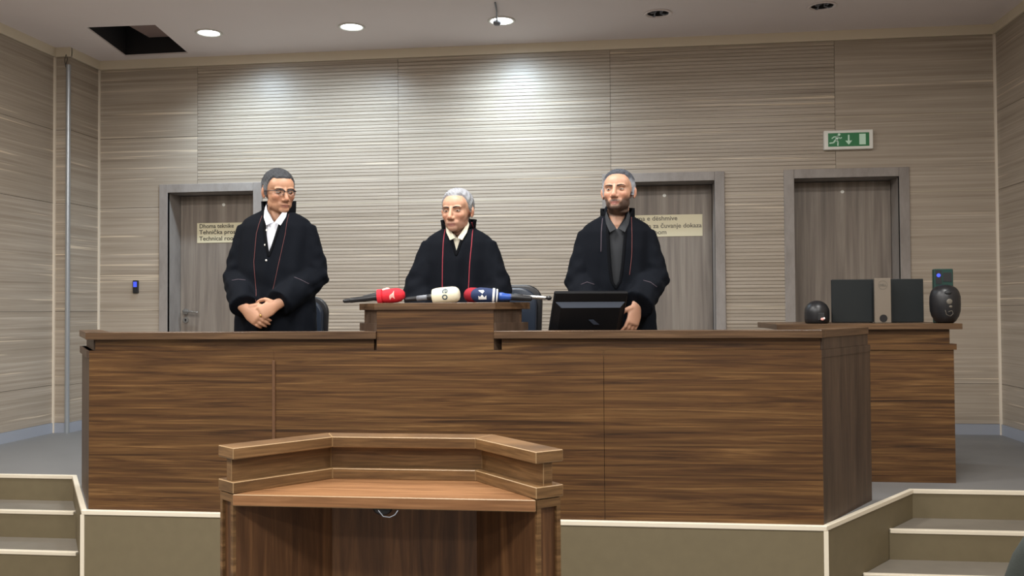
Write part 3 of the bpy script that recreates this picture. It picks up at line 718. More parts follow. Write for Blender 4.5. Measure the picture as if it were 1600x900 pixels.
# ================================================================ MICROPHONES (lying on the raised cap, z = 1.621)
def mic(name, tip, tail, fr_, flen, fmat, hmat, label, hr=(.016, .011), cube=0, foamshape='round', group=None):
    """tip = foam end, tail = handle end; foam capsule then tapering handle"""
    tip, tail = Vector(tip), Vector(tail); d = (tail-tip).normalized(); L_ = (tail-tip).length
    t = empty(name, (tip+tail)/2, 0, label, 'microphone')
    o = (tip+tail)/2; Pt = lambda s: tip+d*s-o
    if foamshape == 'round':
        ss = [(0.0, .30), (.06, .62), (.16, .86), (.32, 1.0), (.55, 1.0), (.8, .93), (.95, .78), (1, .55)]
    else:
        ss = [(0.0, .45), (.04, .70), (.12, .90), (.25, .98), (.55, 1.0), (.85, .98), (.97, .90), (1, .6)]
    f = obj('foam_windshield', tube([Pt(flen*s) for s, r in ss], [fr_*r for s, r in ss], 28, cap=False), fmat, t, smooth=True)
    hs_ = [(flen*.9, hr[0]), (flen+.02, hr[0]), (flen+.03, hr[0]*.85), (L_-.03, hr[1]), (L_-.006, hr[1]), (L_, hr[1]*.8)]
    h = obj('handle', tube([Pt(s) for s, r in hs_], [r for s, r in hs_], 18, cap=False), hmat, t, smooth=True)
    return t, f, Pt, d
MZ = 1.6225
t1, f1, Pt, d = mic('red_microphone', (-1.078, 4.46, 1.664), (-1.352, 4.44, 1.636), .036, .125, 'redfoam', 'black', 'red foam microphone with a pale zigzag mark at the left end of the row', (.017, .013))
obj('flag_collar', tube([Pt(.112), Pt(.134)], .0385, 28, cap=False), 'redfoam', t1, label='flat red collar')
obj('connector', tube([Pt(.25), Pt(.30)], [.013, .010], 14), 'black', t1, smooth=True)
t2, f2, Pt2, _ = mic('slim_red_microphone', (-1.165, 4.535, 1.680), (-1.31, 4.530, 1.650), .024, .055, 'logopink', 'black', 'pale red microphone lying half hidden behind the first red one', (.014, .011))
t3, f3, Pt3, _ = mic('white_microphone', (-.800, 4.43, 1.663), (-1.075, 4.45, 1.638), .041, .135, 'whitefoam', 'black', 'cream white foam microphone with slate letters in the middle of the row', (.015, .011), foamshape='barrel')
obj('handle_band', tube([Pt3(.150), Pt3(.215)], [.0135, .0130], 14, cap=False), 'grey', t3, smooth=True)
t4, f4, Pt4, _ = mic('dark_red_microphone', (-.790, 4.50, 1.660), (-.50, 4.52, 1.650), .037, .10, 'darkredfoam', 'black', 'dark red foam microphone touching the navy one', (.014, .012))
t5, f5, Pt5, _ = mic('navy_microphone', (-.742, 4.42, 1.660), (-.470, 4.46, 1.640), .0375, .135, 'navyfoam', 'bluehandle', 'navy foam microphone with white mark and two white stripes', (.020, .012))
obj('stripe', tube([Pt5(.104), Pt5(.1145)], .0385, 28, cap=False), 'logowhite', t5); obj('stripe', tube([Pt5(.122), Pt5(.129)], [.036, .034], 28, cap=False), 'logowhite', t5)
obj('grip', tube([Pt5(.185), Pt5(.285)], [.0155, .0135], 16), 'black', t5, smooth=True, label='black grip')
t6, f6, Pt6, _ = mic('silver_microphone', (-.56, 4.56, 1.652), (-.385, 4.53, 1.642), .014, .04, 'grey', 'chrome', 'slim silver handled microphone reaching past the right edge of the raised box', (.011, .010))
obj('end_cap', ellips(Pt6(.190), (.014, .012, .011)), 'black', t6, smooth=True)
def decal(me, name, mat, parent, target, lift=.0012):
    """press a flat mesh (local x,z of the parent, y ignored) onto the front of the target"""
    bv = bvh_of(target.data); bm = bmesh.new(); bm.from_mesh(me)
    bmesh.ops.triangulate(bm, faces=bm.faces)
    bmesh.ops.subdivide_edges(bm, edges=[e for e in bm.edges if e.calc_length() > .006], cuts=2, use_grid_fill=True)
    for v in bm.verts:
        h = bv.ray_cast(Vector((v.co.x, -1, v.co.z)), Vector((0, 1, 0)))
        v.co.y = (h[0].y if h[0] else -.02)-lift
    bm.to_mesh(me); bm.free(); return link_mesh(name, me, mat, parent, smooth=False)
def poly_mesh(polys):
    V = []; F = []
    for p in polys: F.append(tuple(range(len(V), len(V)+len(p)))); V += [(q[0], 0, q[1]) for q in p]
    me = bpy.data.meshes.new('decal'); me.from_pydata(V, [], F); me.update(); return me
c = Pt(.055)
decal(poly_mesh([[(c.x+x, c.z+z) for x, z in p] for p in ([(-.012, -.022), (.000, -.008), (-.010, .004), (-.014, -.004)], [(-.010, .004), (.000, -.008), (.014, -.018), (.011, -.004)], [(-.010, .004), (.011, -.004), (.008, .024), (.002, .012)])]), 'zigzag_mark', 'logopink', t1, f1)
for ch, dz in (('e', .021), ('o', -.009)):
    me = text_mesh(ch, .054, 0); a = mesh_co(me); a[:, :2] -= (a[:, :2].max(0)+a[:, :2].min(0))/2; c = Pt3(.066)
    b2 = np.zeros_like(a); b2[:, 0] = c.x+a[:, 1]*1.05; b2[:, 2] = c.z-a[:, 0]*.95+dz; set_co(me, b2); decal(me, 'letter', 'logogrey', t3, f3)
c = Pt5(.066)
decal(poly_mesh([[(c.x+x, c.z+z) for x, z in p] for p in ([(-.024, -.020), (.014, -.020), (.014, .000), (.004, -.010), (-.006, .004), (-.016, -.008), (-.024, -.002)], [(-.026, .024), (-.004, .008), (.004, .020), (-.002, .026)])]), 'angular_mark', 'logowhite', t5, f5)

# ================================================================ CHAIRS
def chair(x, y, rz, w_, top, label):
    t = empty('office_chair', (x, y, PF), rz, label, 'chair', 'leather office chairs behind the bench')
    hw = w_/2
    def shell(sc, y0, y1, z0, z1, mat, nm, rr=.10):
        # rounded-top slab, slightly curved in plan
        bm = bmesh.new(); pts = []
        for i in range(7): a = PI/2*i/6; pts.append((hw*sc-rr+rr*math.sin(a) if 0 else hw*sc-rr*(1-math.cos(PI/2-a+0)) , z1-rr+rr*math.sin(PI/2-a+0)))
        right = [(hw*sc-rr+rr*math.cos(a), z1-rr+rr*math.sin(a)) for a in [PI/2*i/7 for i in range(8)]]
        left = [(-x_, z_) for x_, z_ in right[::-1]]
        outline = [(hw*sc*.92, z0)] + right + left + [(-hw*sc*.92, z0)]
        f = [bm.verts.new((px, y0, pz)) for px, pz in outline]; g = [bm.verts.new((px, y1, pz)) for px, pz in outline]
        bm.faces.new(f); bm.faces.new(g[::-1])
        for i in range(len(outline)): j = (i+1) % len(outline); bm.faces.new((f[i], g[i], g[j], f[j]))
        return obj(nm, bm, mat, t, bevel=.012, smooth=True, segs=3)
    shell(1.0, .02, .06, .50, top, 'black', 'back_shell'); shell(.90, -.035, .03, .52, top-.02, 'leather', 'backrest')
    obj('seat', BX(-.25, .25, -.50, -.02, .43, .52), 'leather', t, bevel=.035, segs=3, smooth=True)
    for s in (-1, 1):
        obj('armrest', tube([(s*.26, -.05, .68), (s*.28, -.16, .70), (s*.28, -.36, .70)], .022, 10), 'black', t, smooth=True)
        obj('arm_support', tube([(s*.28, -.30, .69), (s*.29, -.28, .55), (s*.23, -.26, .45)], .014, 10), 'black', t, smooth=True)
    bm = bmesh.new(); cyl(bm, (0, -.26, .10), .028, .33); obj('column', bm, 'chrome', t, smooth=False)
    for k in range(5):
        a = 2*PI*k/5+.3; e = (.29*math.cos(a), -.26+.29*math.sin(a))
        obj('base_leg', tube([(0, -.26, .11), (e[0], e[1], .075)], [.026, .016], 10), 'black', t, smooth=True)
        bm = bmesh.new(); cyl(bm, (e[0]-.02, e[1], .03), .03, .04, 'X', 16); obj('caster', bm, 'black', t)
    return t
chair(-2.115, 5.60, .10, .52, 1.075, 'navy black leather office chair behind the left judge wearing glasses')
chair(-.765, 5.60, -.05, .52, 1.135, 'navy black leather office chair behind the middle judge')

# ================================================================ PEOPLE
def interp(x, tab): return np.interp(x, [t_[0] for t_ in tab], [t_[1] for t_ in tab])
def hand(Wp, d, pn, side, curl=.5, spread=.0):
    """five-fingered hand: wrist, finger direction, direction the palm faces, side of the thumb (+1/-1 along d x pn)"""
    Wp = Vector(Wp); d = Vector(d).normalized(); pn = Vector(pn); pn = (pn-d*pn.dot(d)).normalized(); x = d.cross(pn)*side
    out = [tube([Wp-d*.03, Wp+d*.01, Wp+d*.045, Wp+d*.088], [(.027, .020), (.031, .018), (.041, .016), (.040, .0135)], 16, up=x)]
    for k, (ox, L_, r0) in enumerate(((.031, .072, .0095), (.0105, .080, .0098), (-.0105, .074, .0094), (-.030, .058, .0084))):
        p = Wp+d*.084+x*ox; pts = [p]; rr = [r0]; dd = (d+x*ox*spread*8).normalized(); ang = 0
        for s, f in enumerate((.45, .30, .25)):
            ang += curl*(.55, .9, .6)[s]*(1+.06*k); dv = dd*math.cos(ang)+pn*math.sin(ang); p = p+dv*L_*f; pts.append(p); rr.append(r0*(.95, .88, .74)[s])
        out.append(tube(pts, rr, 12))
    p = Wp+d*.018+x*.026; q = p+(d*.55+x*.75+pn*.25).normalized()*.038; r_ = q+(d*.85+x*.35+pn*.35*(1+curl)).normalized()*.032; e = r_+(d*.95+x*.05+pn*.5).normalized()*.024
    out.append(tube([p, q, r_, e], [.0145, .0118, .0105, .0085], 12)); return out
def head_parts(P):
    w_, l = P.get('hw', 1), P.get('hl', 1)
    E = ellips; out = [
        E((0, .018, .036), (.078, .098, .088), 28, 20), E((0, -.028, -.018), (.0655, .064, .078), 26, 18), E((0, -.034, -.066), (.054, .052, .046), 24, 14),
        E((0, -.074, -.093), (.027, .020, .020)), E((0, -.068, -.062), (.038, .026, .030)), E((0, -.042, .040), (.064, .049, .056))]
    for s in (-1, 1):
        out += [E((s*P.get('jaw', .036), -.012, -.058), (.024, .038, .038)), E((s*.034, -.056, -.022), (.028, .028, .028)), E((s*.027, -.078, .021), (.028, .0155, .0095)),
                E((s*.0125, -.1000, -.0415), (.0095, .012, .0085)), E((s*.0800, .016, .000), (.0095, .019, .031), rot=Euler((.15, 0, s*.45)).to_matrix()), E((s*.078, .010, -.022), (.007, .010, .014))]
    out += [tube([(0, -.084, .022), (0, -.094, .004), (0, -.105, -.020), (0, -.111, -.035)], [.0100, .0090, .0105, .0125], 14), E((0, -.108, -.0380), (.0135, .0125, .0110)),
            E((0, -.0890, -.0665), (.025, .0105, .0052)), E((0, -.0880, -.0770), (.020, .0105, .0058))]
    sc = Matrix.Diagonal((w_, 1, l)).to_3x3()
    return [([sc @ v for v in V], F) for V, F in out]
def build_person(loc, rz, P):
    root = empty('person', loc, rz, P['label'], 'person')
    hc = Vector(P['head']); HM = Matrix.Translation(hc) @ Euler(P['hrot'], 'ZYX').to_matrix().to_4x4(); HI = HM.inverted()
    sh = P['shoulder_z']; shw = P['shoulder_w']
    parts = [merge(head_parts(P), HM)]
    parts.append(tube([HM @ Vector((0, .018, -.03)), HM @ Vector((0, .012, -.085)), (hc.x*.4, .022, sh+.055), (0, .02, sh-.02)], [.052, .054, .056, .060], 20))
    # trunk, arms, legs: one skin with the head and the hands
    parts.append(tube([(0, .02, sh-.045), (0, .02, sh-.08), (0, .02, sh-.15), (0, .02, sh-.38), (0, .02, .90), (0, .02, .84)], [(.09, .06), (shw-.085, .065), (shw-.075, .085), (.13, .085), (.15, .09), (.12, .08)], 20, up=(1, 0, 0)))
    for a in P['arms']:
        s_, e_, w_ = Vector(a['sh']), Vector(a['el']), Vector(a['wr'])
        s_ = s_+Vector((-.03*(1 if s_.x > 0 else -1), 0, -.045)); parts.append(tube([s_, (s_+e_)/2, e_, e_+(w_-e_)*.35, w_-(w_-e_)*.05], [.044, .042, .038, .038, .025], 14))
        parts += hand(w_, a['hd'], a['pn'], a['side'], a.get('curl', .5))
    for s in (-1, 1): parts.append(tube([(s*.075, .02, .86), (s*.085, .01, .48), (s*.09, .03, .10), (s*.09, .03, .05)], [.075, .05, .036, .036], 14)); parts.append(tube([(s*.09, .04, .04), (s*.095, -.09, .035)], [.034, .034], 10))
    me = remeshed(merge(parts), .0038, 5)
    co = mesh_co(me); H = np.array(HI); hl = co @ H[:3, :3].T + H[:3, 3]      # head-local
    near = (np.abs(hl) < .16).all(1)
    # eye sockets, philtrum, mouth corners
    Rm = np.array(HM)[:3, :3]; disp = np.zeros_like(hl)
    for s in (-1, 1):
        d2_ = ((hl-np.array([s*.031*P.get('hw', 1), -.086, .004]))/np.array([.017, .022, .0125]))**2; g = np.exp(-d2_.sum(1)); disp[:, 1] += .0115*g
        d2_ = ((hl-np.array([s*.030, -.088, -.045]))/np.array([.006, .02, .02]))**2; disp[:, 1] += .0025*np.exp(-d2_.sum(1))*P.get('fold', 1)
    d2_ = ((hl-np.array([0, -.10, -.0716]))/np.array([.028, .02, .0024]))**2; disp[:, 1] += .0035*np.exp(-d2_.sum(1))
    co = co + (disp*near[:, None]) @ Rm.T; set_co(me, co); hl = hl+disp*near[:, None]
    # tint
    base = np.array(P['skin'][:3]); col = np.tile(base, (len(co), 1)).astype('f')
    def blob(c_, r_, tint, k):
        nonlocal col
        g = np.exp(-(((hl-np.array(c_))/np.array(r_))**2).sum(1))*near*k; col = col*(1-g[:, None])+np.array(tint[:3])*g[:, None]
    red = tuple(np.array(P['skin'][:3])*np.array([1.0, .70, .66]))
    for s in (-1, 1): blob((s*.042, -.075, -.028), (.024, .03, .022), red, .5); blob((s*.08, .01, 0), (.02, .03, .035), red, .55)
    blob((0, -.115, -.034), (.014, .02, .012), red, .5)
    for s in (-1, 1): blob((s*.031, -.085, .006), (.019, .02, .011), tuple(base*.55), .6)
    if P.get('beard'):
        bc, k = P['beard']
        x_, y_, z_ = hl[:, 0], hl[:, 1], hl[:, 2]
        az = np.degrees(np.arctan2(np.abs(x_), -(y_-.02)))
        top = interp(az, [(0, -.081), (9, -.083), (17, -.060), (24, -.046), (35, -.040), (50, -.030), (66, .000), (80, .03), (85, -.2), (180, -.2)])
        m1 = 1/(1+np.exp((z_-top)/.0035)); m1 *= 1/(1+np.exp(-(z_+.121+.05*np.clip(y_+.03, 0, .2))/.0025))
        m2 = np.exp(-((x_/.030)**4 + ((z_+.0590+.10*np.abs(x_)*.5)/.0075)**4))*(y_ < -.05)
        mm = np.clip(np.maximum(m1, m2), 0, 1)*near*k*(np.abs(x_) < .0775*P.get('hw', 1)); col = col*(1-mm[:, None])+np.array(bc[:3])*mm[:, None]
    lip = np.exp(-((hl[:, 0]/.024)**4+((hl[:, 2]+.0716)/.0080)**4))*(hl[:, 1] < -.085)*near*.85
    col = col*(1-lip[:, None])+np.array(P['lip'][:3])*lip[:, None]
    gl = np.exp(-((hl[:, 0]/.023)**4+((hl[:, 2]+.0716)/.0018)**2))*(hl[:, 1] < -.08)*near*.8; col *= (1-gl[:, None]*.7)
    at = me.color_attributes.new('tint', 'FLOAT_COLOR', 'POINT'); at.data.foreach_set('color', np.hstack([np.clip(col, 0, 1), np.ones((len(co), 1))]).astype('f').ravel())
    body = link_mesh('body', me, 'skin', root)
    bv = bvh_of(me)
    def on_face(x_, z_, lift=0, y0=-.3):
        o_ = HM @ Vector((x_, y0, z_)); dv = (HM.to_3x3() @ Vector((0, 1, 0))); h = bv.ray_cast(o_, dv)
        return (h[0]-dv*lift) if h[0] else HM @ Vector((x_, -.08, z_))
    # eyes, lids, brows
    for s in (-1, 1):
        ex = s*.031*P.get('hw', 1); ey = -.0705
        e = obj('eye', merge([ellips((ex, ey, .003), (.0125, .0125, .0125), 20, 14)], HM), 'eye', root, smooth=True)
        gz = P.get('gaze', (0, 0)); gv = Vector((math.sin(gz[0]), -math.cos(gz[0]), math.sin(gz[1]))).normalized()
        obj('iris', merge([ellips(Vector((ex, ey, .003))+gv*.0092, (.0055, .0042, .0055), 14, 10)], HM), 'iris', e, smooth=True)
        for nm, z0, z1, rr in (('upper_eyelid', .10, 1.45, .0142), ('lower_eyelid', -1.35, -.36, .0138)):
            V = []; F = []; na, nb = 18, 6
            for i in range(nb+1):
                el = z0+(z1-z0)*i/nb
                for j in range(na+1):
                    a = -1.45+2.9*j/na; ee = el*(1-.25*abs(a/1.45)**2) if nm[0] == 'u' else el*(1-.2*abs(a/1.45)**2)
                    V.append(HM @ Vector((ex+rr*math.cos(ee)*math.sin(a), ey-rr*math.cos(ee)*math.cos(a), .003+rr*math.sin(ee))))
            for i in range(nb):
                for j in range(na): F.append((i*(na+1)+j, i*(na+1)+j+1, (i+1)*(na+1)+j+1, (i+1)*(na+1)+j))
            o_ = obj(nm, (V, F), P['lidmat'], root, smooth=True)
        pts = []; rr = []
        for k in range(7):
            q = k/6; bx_ = s*(.012+.036*q)*P.get('hw', 1); bz_ = .0185+.0055*math.sin(q*PI*.62)-.003*q*q+P.get('browz', 0)
            pts.append(on_face(bx_, bz_, .0002)); rr.append((.0040*(1-.5*q), .0016*(1-.4*q)))
        obj('eyebrow', tube(pts, rr, 8, up=HM.to_3x3() @ Vector((0, 0, 1))), P['browmat'], root, smooth=True)
    # hair
    c0 = Vector((0, .015, .015)); na, ne = 150, 80; V = []; ok = []; tint = []
    hw_ = P.get('hw', 1)
    for i in range(ne+1):
        el = math.radians(-50+140*i/ne)
        for j in range(na):
            az = 2*PI*j/na; dv = Vector((math.cos(el)*math.sin(az), -math.cos(el)*math.cos(az), math.sin(el)))
            o_ = HM @ c0; h = bv.ray_cast(HM @ (c0+dv*.4), HM.to_3x3() @ -dv)
            p = HI @ h[0] if h[0] else c0+dv*.09
            ad = abs((math.degrees(az)+180) % 360-180)
            line = interp(ad, P['hairline'])
            inside = p.z > line
            t_ = interp(p.z, P['thick']); t_ = t_*(1+.30*math.sin(az*17+el*9)*math.sin(el*23+az*5))+.0008*random.random()
            edge = min(1, max(0, (p.z-line+.004)/.013)); edge = edge*edge*(3-2*edge)
            if abs(p.x) > .0815*hw_ and p.z < .038: edge = 0
            p2 = p+dv*(-.004+(t_+.004)*edge)
            V.append(HM @ p2); ok.append(edge > 0); k = min(1, max(0, (p.z-P['fade'][0])/(P['fade'][1]-P['fade'][0]))); k = k*k*(3-2*k)
            n_ = .86+.28*random.random()
            tint.append([(P['hair_low'][q]*(1-k)+P['hair_top'][q]*k)*n_ for q in range(3)]+[1])
    F = []
    for i in range(ne):
        for j in range(na):
            jj = (j+1) % na; ids = (i*na+j, i*na+jj, (i+1)*na+jj, (i+1)*na+j)
            if any(ok[q] for q in ids): F.append(ids)
    hme = bpy.data.meshes.new('hair'); hme.from_pydata([tuple(v) for v in V], [], F); hme.update()
    at = hme.color_attributes.new('tint', 'FLOAT_COLOR', 'POINT'); at.data.foreach_set('color', np.array(tint, 'f').ravel())
    bm = bmesh.new(); bm.from_mesh(hme); bmesh.ops.delete(bm, geom=[v for v in bm.verts if not v.link_faces], context='VERTS'); bmesh.ops.recalc_face_normals(bm, faces=bm.faces); bm.to_mesh(hme); bm.free()
    ho = link_mesh('hair', hme, 'hair', root)
    # ---- robe
    rp = [tube([(0, .03, sh+.052), (0, .027, sh+.026), (0, .024, sh+.004), (0, .02, sh-.022), (0, .015, sh-.06), (0, .01, sh-.15), (0, .0, sh-.30), (0, -.005, .95), (0, 0, .60), (0, .01, .28)],
               [(.068, .062), (.092, .070), (shw*.70, .082), (shw*.90, .098), (shw-.002, .116), (shw+.004, .130), (shw-.004+P['belly']*.6, .130+P['belly']), (shw+.010+P['belly']*.6, .132+P['belly']), (shw+.03, .14), (shw+.06, .15)], 40, up=(1, 0, 0), cap=True)]
    for a in P['arms']:
        s_, e_, w_ = Vector(a['sh']), Vector(a['el']), Vector(a['wr']); ds = (e_-s_).normalized(); dw = (w_-e_).normalized()
        cuff = w_-dw*a.get('cuffback', .02)
        s_ = s_+Vector((-.02*(1 if s_.x > 0 else -1), 0, -.018)); rp.append(tube([s_-ds*.01, s_+(e_-s_)*.35, s_+(e_-s_)*.72, e_+(0*ds), e_+(cuff-e_)*.35, e_+(cuff-e_)*.75, cuff], [.064, .070, .076, .080, .080, .077, a.get('cuffr', .070)], 24, cap=False))
    rme = remeshed(merge(rp), .0075, 14)
    rc = mesh_co(rme); rn = mesh_no(rme); x_, y_, z_ = rc.T; ph = P['phase']
    low = np.clip((sh-.02-z_)/.12, 0, 1); arm = np.clip((np.abs(x_)-(shw-.03))/.05, 0, 1)
    fold = (np.sin(x_*46+1.6*np.sin(z_*6+ph)+ph)*.6+np.sin(x_*83-z_*8+2*ph)*.4)*(1-arm)*low
    el = P['arms'][0]['el'][2]
    armf = (np.sin(z_*62+x_*38*np.sign(x_)+y_*30+ph)*.7+np.sin(z_*105-y_*60+ph*2)*.4+np.sin(y_*50+z_*25)*.4)*arm*np.clip(1.15-np.abs(z_-el)/.26, .15, 1)
    fr_ = (np.sin(z_*55+x_*25+ph)*.5)*(y_ < -.05)*np.clip(1-np.abs(z_-el+.05)/.16, 0, 1)
    rc = rc+rn*(fold*.0060+armf*.0045+fr_*.004)[:, None]; set_co(rme, rc)
    rbv = bvh_of(rme)
    def on_robe(x0, z0, lift=.001):
        h = rbv.ray_cast(Vector((x0, -1, z0)), Vector((0, 1, 0))); return Vector((x0, (h[0].y if h[0] else -.1)-lift, z0))
    vz, vx, vw, vt = P['v']       # apex z, apex x, half width at top, top z
    def vhalf(z0): return max(0, (z0-vz)/(vt-vz))**P.get('vpow', 1.0)*vw
    edges_ = {s: [on_robe(vx*(1-q)+s*vhalf(vz+(vt-vz)*q)+P['vshift']*q, vz+(vt-vz)*q, .0) for q in [i/12 for i in range(13)]] for s in (-1, 1)}
    bm = bmesh.new(); bm.from_mesh(rme)
    kill = []
    for f in bm.faces:
        c_ = f.calc_center_median()
        if c_.y < .0 and c_.z > vz:
            q = min(1, (c_.z-vz)/(vt-vz)); cx = vx*(1-q)+P['vshift']*q
            if abs(c_.x-cx) < vhalf(c_.z): kill.append(f)
    bmesh.ops.delete(bm, geom=kill, context='FACES'); bm.to_mesh(rme); bm.free()
    robe = link_mesh('robe', rme, 'robe', root); robe['label'] = 'loose black judicial robe'
    for s in (-1, 1):
        obj('front_edge', tube(edges_[s], [(.0075, .0045)]*13, 8, up=(1, 0, 0)), 'collar', root, smooth=True)
    # collar standing round the neck
    V = []; F = []; n_ = 40; g0 = P['collar_gap']; prof = P['collar']
    cxn = hc.x*.55
    for j in range(n_+1):
        a = g0+(2*PI-2*g0)*j/n_; fade = min(1, min(j, n_-j)/5)
        for (r_, dz_) in prof:
            rr_ = r_; zz = sh+dz_*(.45+.55*fade)+.012*(-math.cos(a)); V.append(Vector((cxn+rr_*1.04*math.sin(a)*-1, .022-rr_*.98*math.cos(a), zz)))
    k = len(prof)
    for j in range(n_):
        for i in range(k-1): F.append((j*k+i, j*k+i+1, (j+1)*k+i+1, (j+1)*k+i))
    co_ = obj('collar', (V, F), 'collar', root, smooth=True); sm = co_.modifiers.new('s', 'SOLIDIFY'); sm.thickness = .008; sm.offset = 0
    # piping
    for pth, mt, r_ in P['piping']:
        n2_ = 16; pts = []
        for i in range(n2_+1):
            q = i/n2_*(len(pth)-1); k2 = min(int(q), len(pth)-2); f_ = q-k2
            pts.append(on_robe(pth[k2][0]*(1-f_)+pth[k2+1][0]*f_, pth[k2][1]*(1-f_)+pth[k2+1][1]*f_, .001))
        obj('piping', tube(pts, r_, 6), mt, root, smooth=True)
    # shirt under the robe
    off = .014
    sv = tube([(0, .03, sh+.045), (0, .027, sh+.020), (0, .024, sh-.004), (0, .02, sh-.03), (0, .015, sh-.07), (0, .01, sh-.15), (0, .0, sh-.30), (0, 0, .95)],
              [(.062, .060), (.082, .071), (shw*.66-off, .080-off), (shw*.86-off, .096-off), (shw-.006-off, .114-off), (shw-off, .130-off), (shw-off, .130+P['belly']-off), (shw-off, .13+P['belly']-off)], 40, up=(1, 0, 0))
    bm = bmesh.new(); [bm.verts.new(v) for v in sv[0]]; bm.verts.ensure_lookup_table(); [bm.faces.new([bm.verts[i] for i in f]) for f in sv[1]]
    bmesh.ops.subdivide_edges(bm, edges=bm.edges[:], cuts=3, use_grid_fill=True)
    nz, nk = sh+P['notch'][0], P['notch'][1]
    for q in (-1, 1): bmesh.ops.bisect_plane(bm, geom=bm.verts[:]+bm.edges[:]+bm.faces[:], plane_co=(cxn*.6, 0, nz), plane_no=Vector((q, 0, -nk)).normalized())
    bmesh.ops.delete(bm, geom=[f for f in bm.faces if f.calc_center_median().y < 0 and abs(f.calc_center_median().x-cxn*.6) < (f.calc_center_median().z-nz)*nk], context='FACES')
    shirt = obj('shirt', bm, P['shirt'], root, smooth=True); shirt['label'] = P['shirtlabel']
    # shirt collar: two folded points
    for s in (-1, 1):
        cl = P['shirtcollar']; V = [Vector((cxn+s*px, py, sh+pz)) for px, py, pz in cl]
        F = [(0, 1, 4, 3), (1, 2, 5, 4)] if len(cl) == 6 else [tuple(range(len(cl)))]
        o_ = obj('shirt_collar', (V, F), P['shirt'], root); sm = o_.modifiers.new('s', 'SOLIDIFY'); sm.thickness = .004; sm.offset = 0
    # buttons
    for bx_, bz_ in P.get('buttons', []): obj('button', ellips(on_robe(bx_, bz_, .002), (.0055, .003, .0055), 12, 8), 'white', root, smooth=True)
    # trousers and shoes
    for s in (-1, 1):
        obj('trouser_leg', tube([(s*.085, .02, .84), (s*.09, .01, .48), (s*.095, .03, .08)], [.095, .075, .062], 18), 'trousers', root, smooth=True)
        bm = bmesh.new(); obj('shoe', merge([tube([(s*.09, .07, .045), (s*.095, -.03, .045), (s*.10, -.13, .036)], [(.045, .040), (.046, .044), (.040, .034)], 16, up=(1, 0, 0))]), 'shoe', root, smooth=True)
    return root, HM, on_face, body, on_robe
def lidmat(name, c_): M[name] = plain(name, c_, .5); return name
SK1 = srgb(182, 136, 108); SK2 = srgb(192, 148, 122); SK3 = srgb(190, 145, 120)
lidmat('lid_a', tuple(v*.72 for v in SK1[:3])+(1,)); lidmat('lid_b', tuple(v*.74 for v in SK2[:3])+(1,)); lidmat('lid_c', tuple(v*.74 for v in SK3[:3])+(1,))
M['brow_dark'] = plain('dark_eyebrow', srgb(50, 40, 36), .8); M['brow_grey'] = plain('grey_brown_eyebrow', srgb(84, 64, 50), .8)
HL = [(0, .078), (20, .078), (40, .074), (52, .058), (60, .040), (68, .012), (74, -.020), (82, -.022), (86, .034), (104, .036), (112, .0), (120, -.052), (180, -.062)]
TH = [(-.06, .003), (0, .004), (.05, .006), (.09, .010), (.13, .012)]
HM_prof = [(.074, -.010), (.080, .030), (.083, .062), (.089, .072)]
# ---- left judge
P1 = dict(label='judge with glasses, black robe and open white shirt, hands clasped, standing at left', head=(.020, -.012, 1.632), hrot=(math.radians(7), math.radians(2), math.radians(33)), hl=.965, hw=1.05, jaw=.040,
    shoulder_z=1.502, shoulder_w=.200, belly=.018, skin=SK1, lip=srgb(150, 92, 82), lidmat='lid_a', browmat='brow_grey', gaze=(.5, -.25), phase=.6,
    arms=[dict(sh=(-.172, .02, 1.455), el=(-.210, .015, 1.170), wr=(-.118, -.195, 1.000), hd=(.62, -.22, -.50), pn=(.35, .85, -.2), side=1, curl=.55, cuffr=.078, cuffback=.012),
          dict(sh=(.172, .02, 1.455), el=(.210, .015, 1.175), wr=(.050, -.205, 1.020), hd=(-.75, -.14, -.42), pn=(-.3, .85, -.25), side=-1, curl=.65, cuffr=.078, cuffback=.012)],
    hairline=[(0, .076), (25, .074), (42, .078), (54, .060), (62, .035), (70, .000), (76, -.010), (82, -.010), (86, .034), (104, .036), (112, .0), (120, -.052), (180, -.062)], thick=[(-.06, .003), (0, .004), (.05, .006), (.09, .009), (.13, .012)], fade=(.02, .07), hair_top=srgb(56, 58, 62), hair_low=srgb(112, 116, 120),
    v=(1.278, -.008, .060, 1.545), vshift=.004, vpow=.85, collar_gap=.62, collar=[(.078, -.030), (.085, .035), (.086, .072), (.087, .086)], shirt='shirt', shirtlabel='white open necked shirt',
    notch=(-.040, .62), shirtcollar=[(.056, -.030, .060), (.040, -.070, .018), (.006, -.094, -.040), (.063, -.036, .040), (.058, -.080, -.012), (.038, -.112, -.058)],
    piping=[([(-.060, 1.50), (-.082, 1.40), (-.090, 1.25), (-.078, 1.12), (-.062, 1.02)], 'brownpipe', .0017), ([(.080, 1.51), (.072, 1.40), (.050, 1.27), (.030, 1.16), (.018, 1.10)], 'brownpipe', .0015),
            ([(-.205, 1.150), (-.17, 1.156), (-.135, 1.152)], 'greypipe', .0018), ([(.128, 1.165), (.16, 1.152), (.20, 1.130)], 'greypipe', .0018)],
    buttons=[(-.026, 1.418), (-.030, 1.338), (-.020, 1.255)])
p1 = build_person((-1.893, 4.86, PF), math.radians(9), P1)
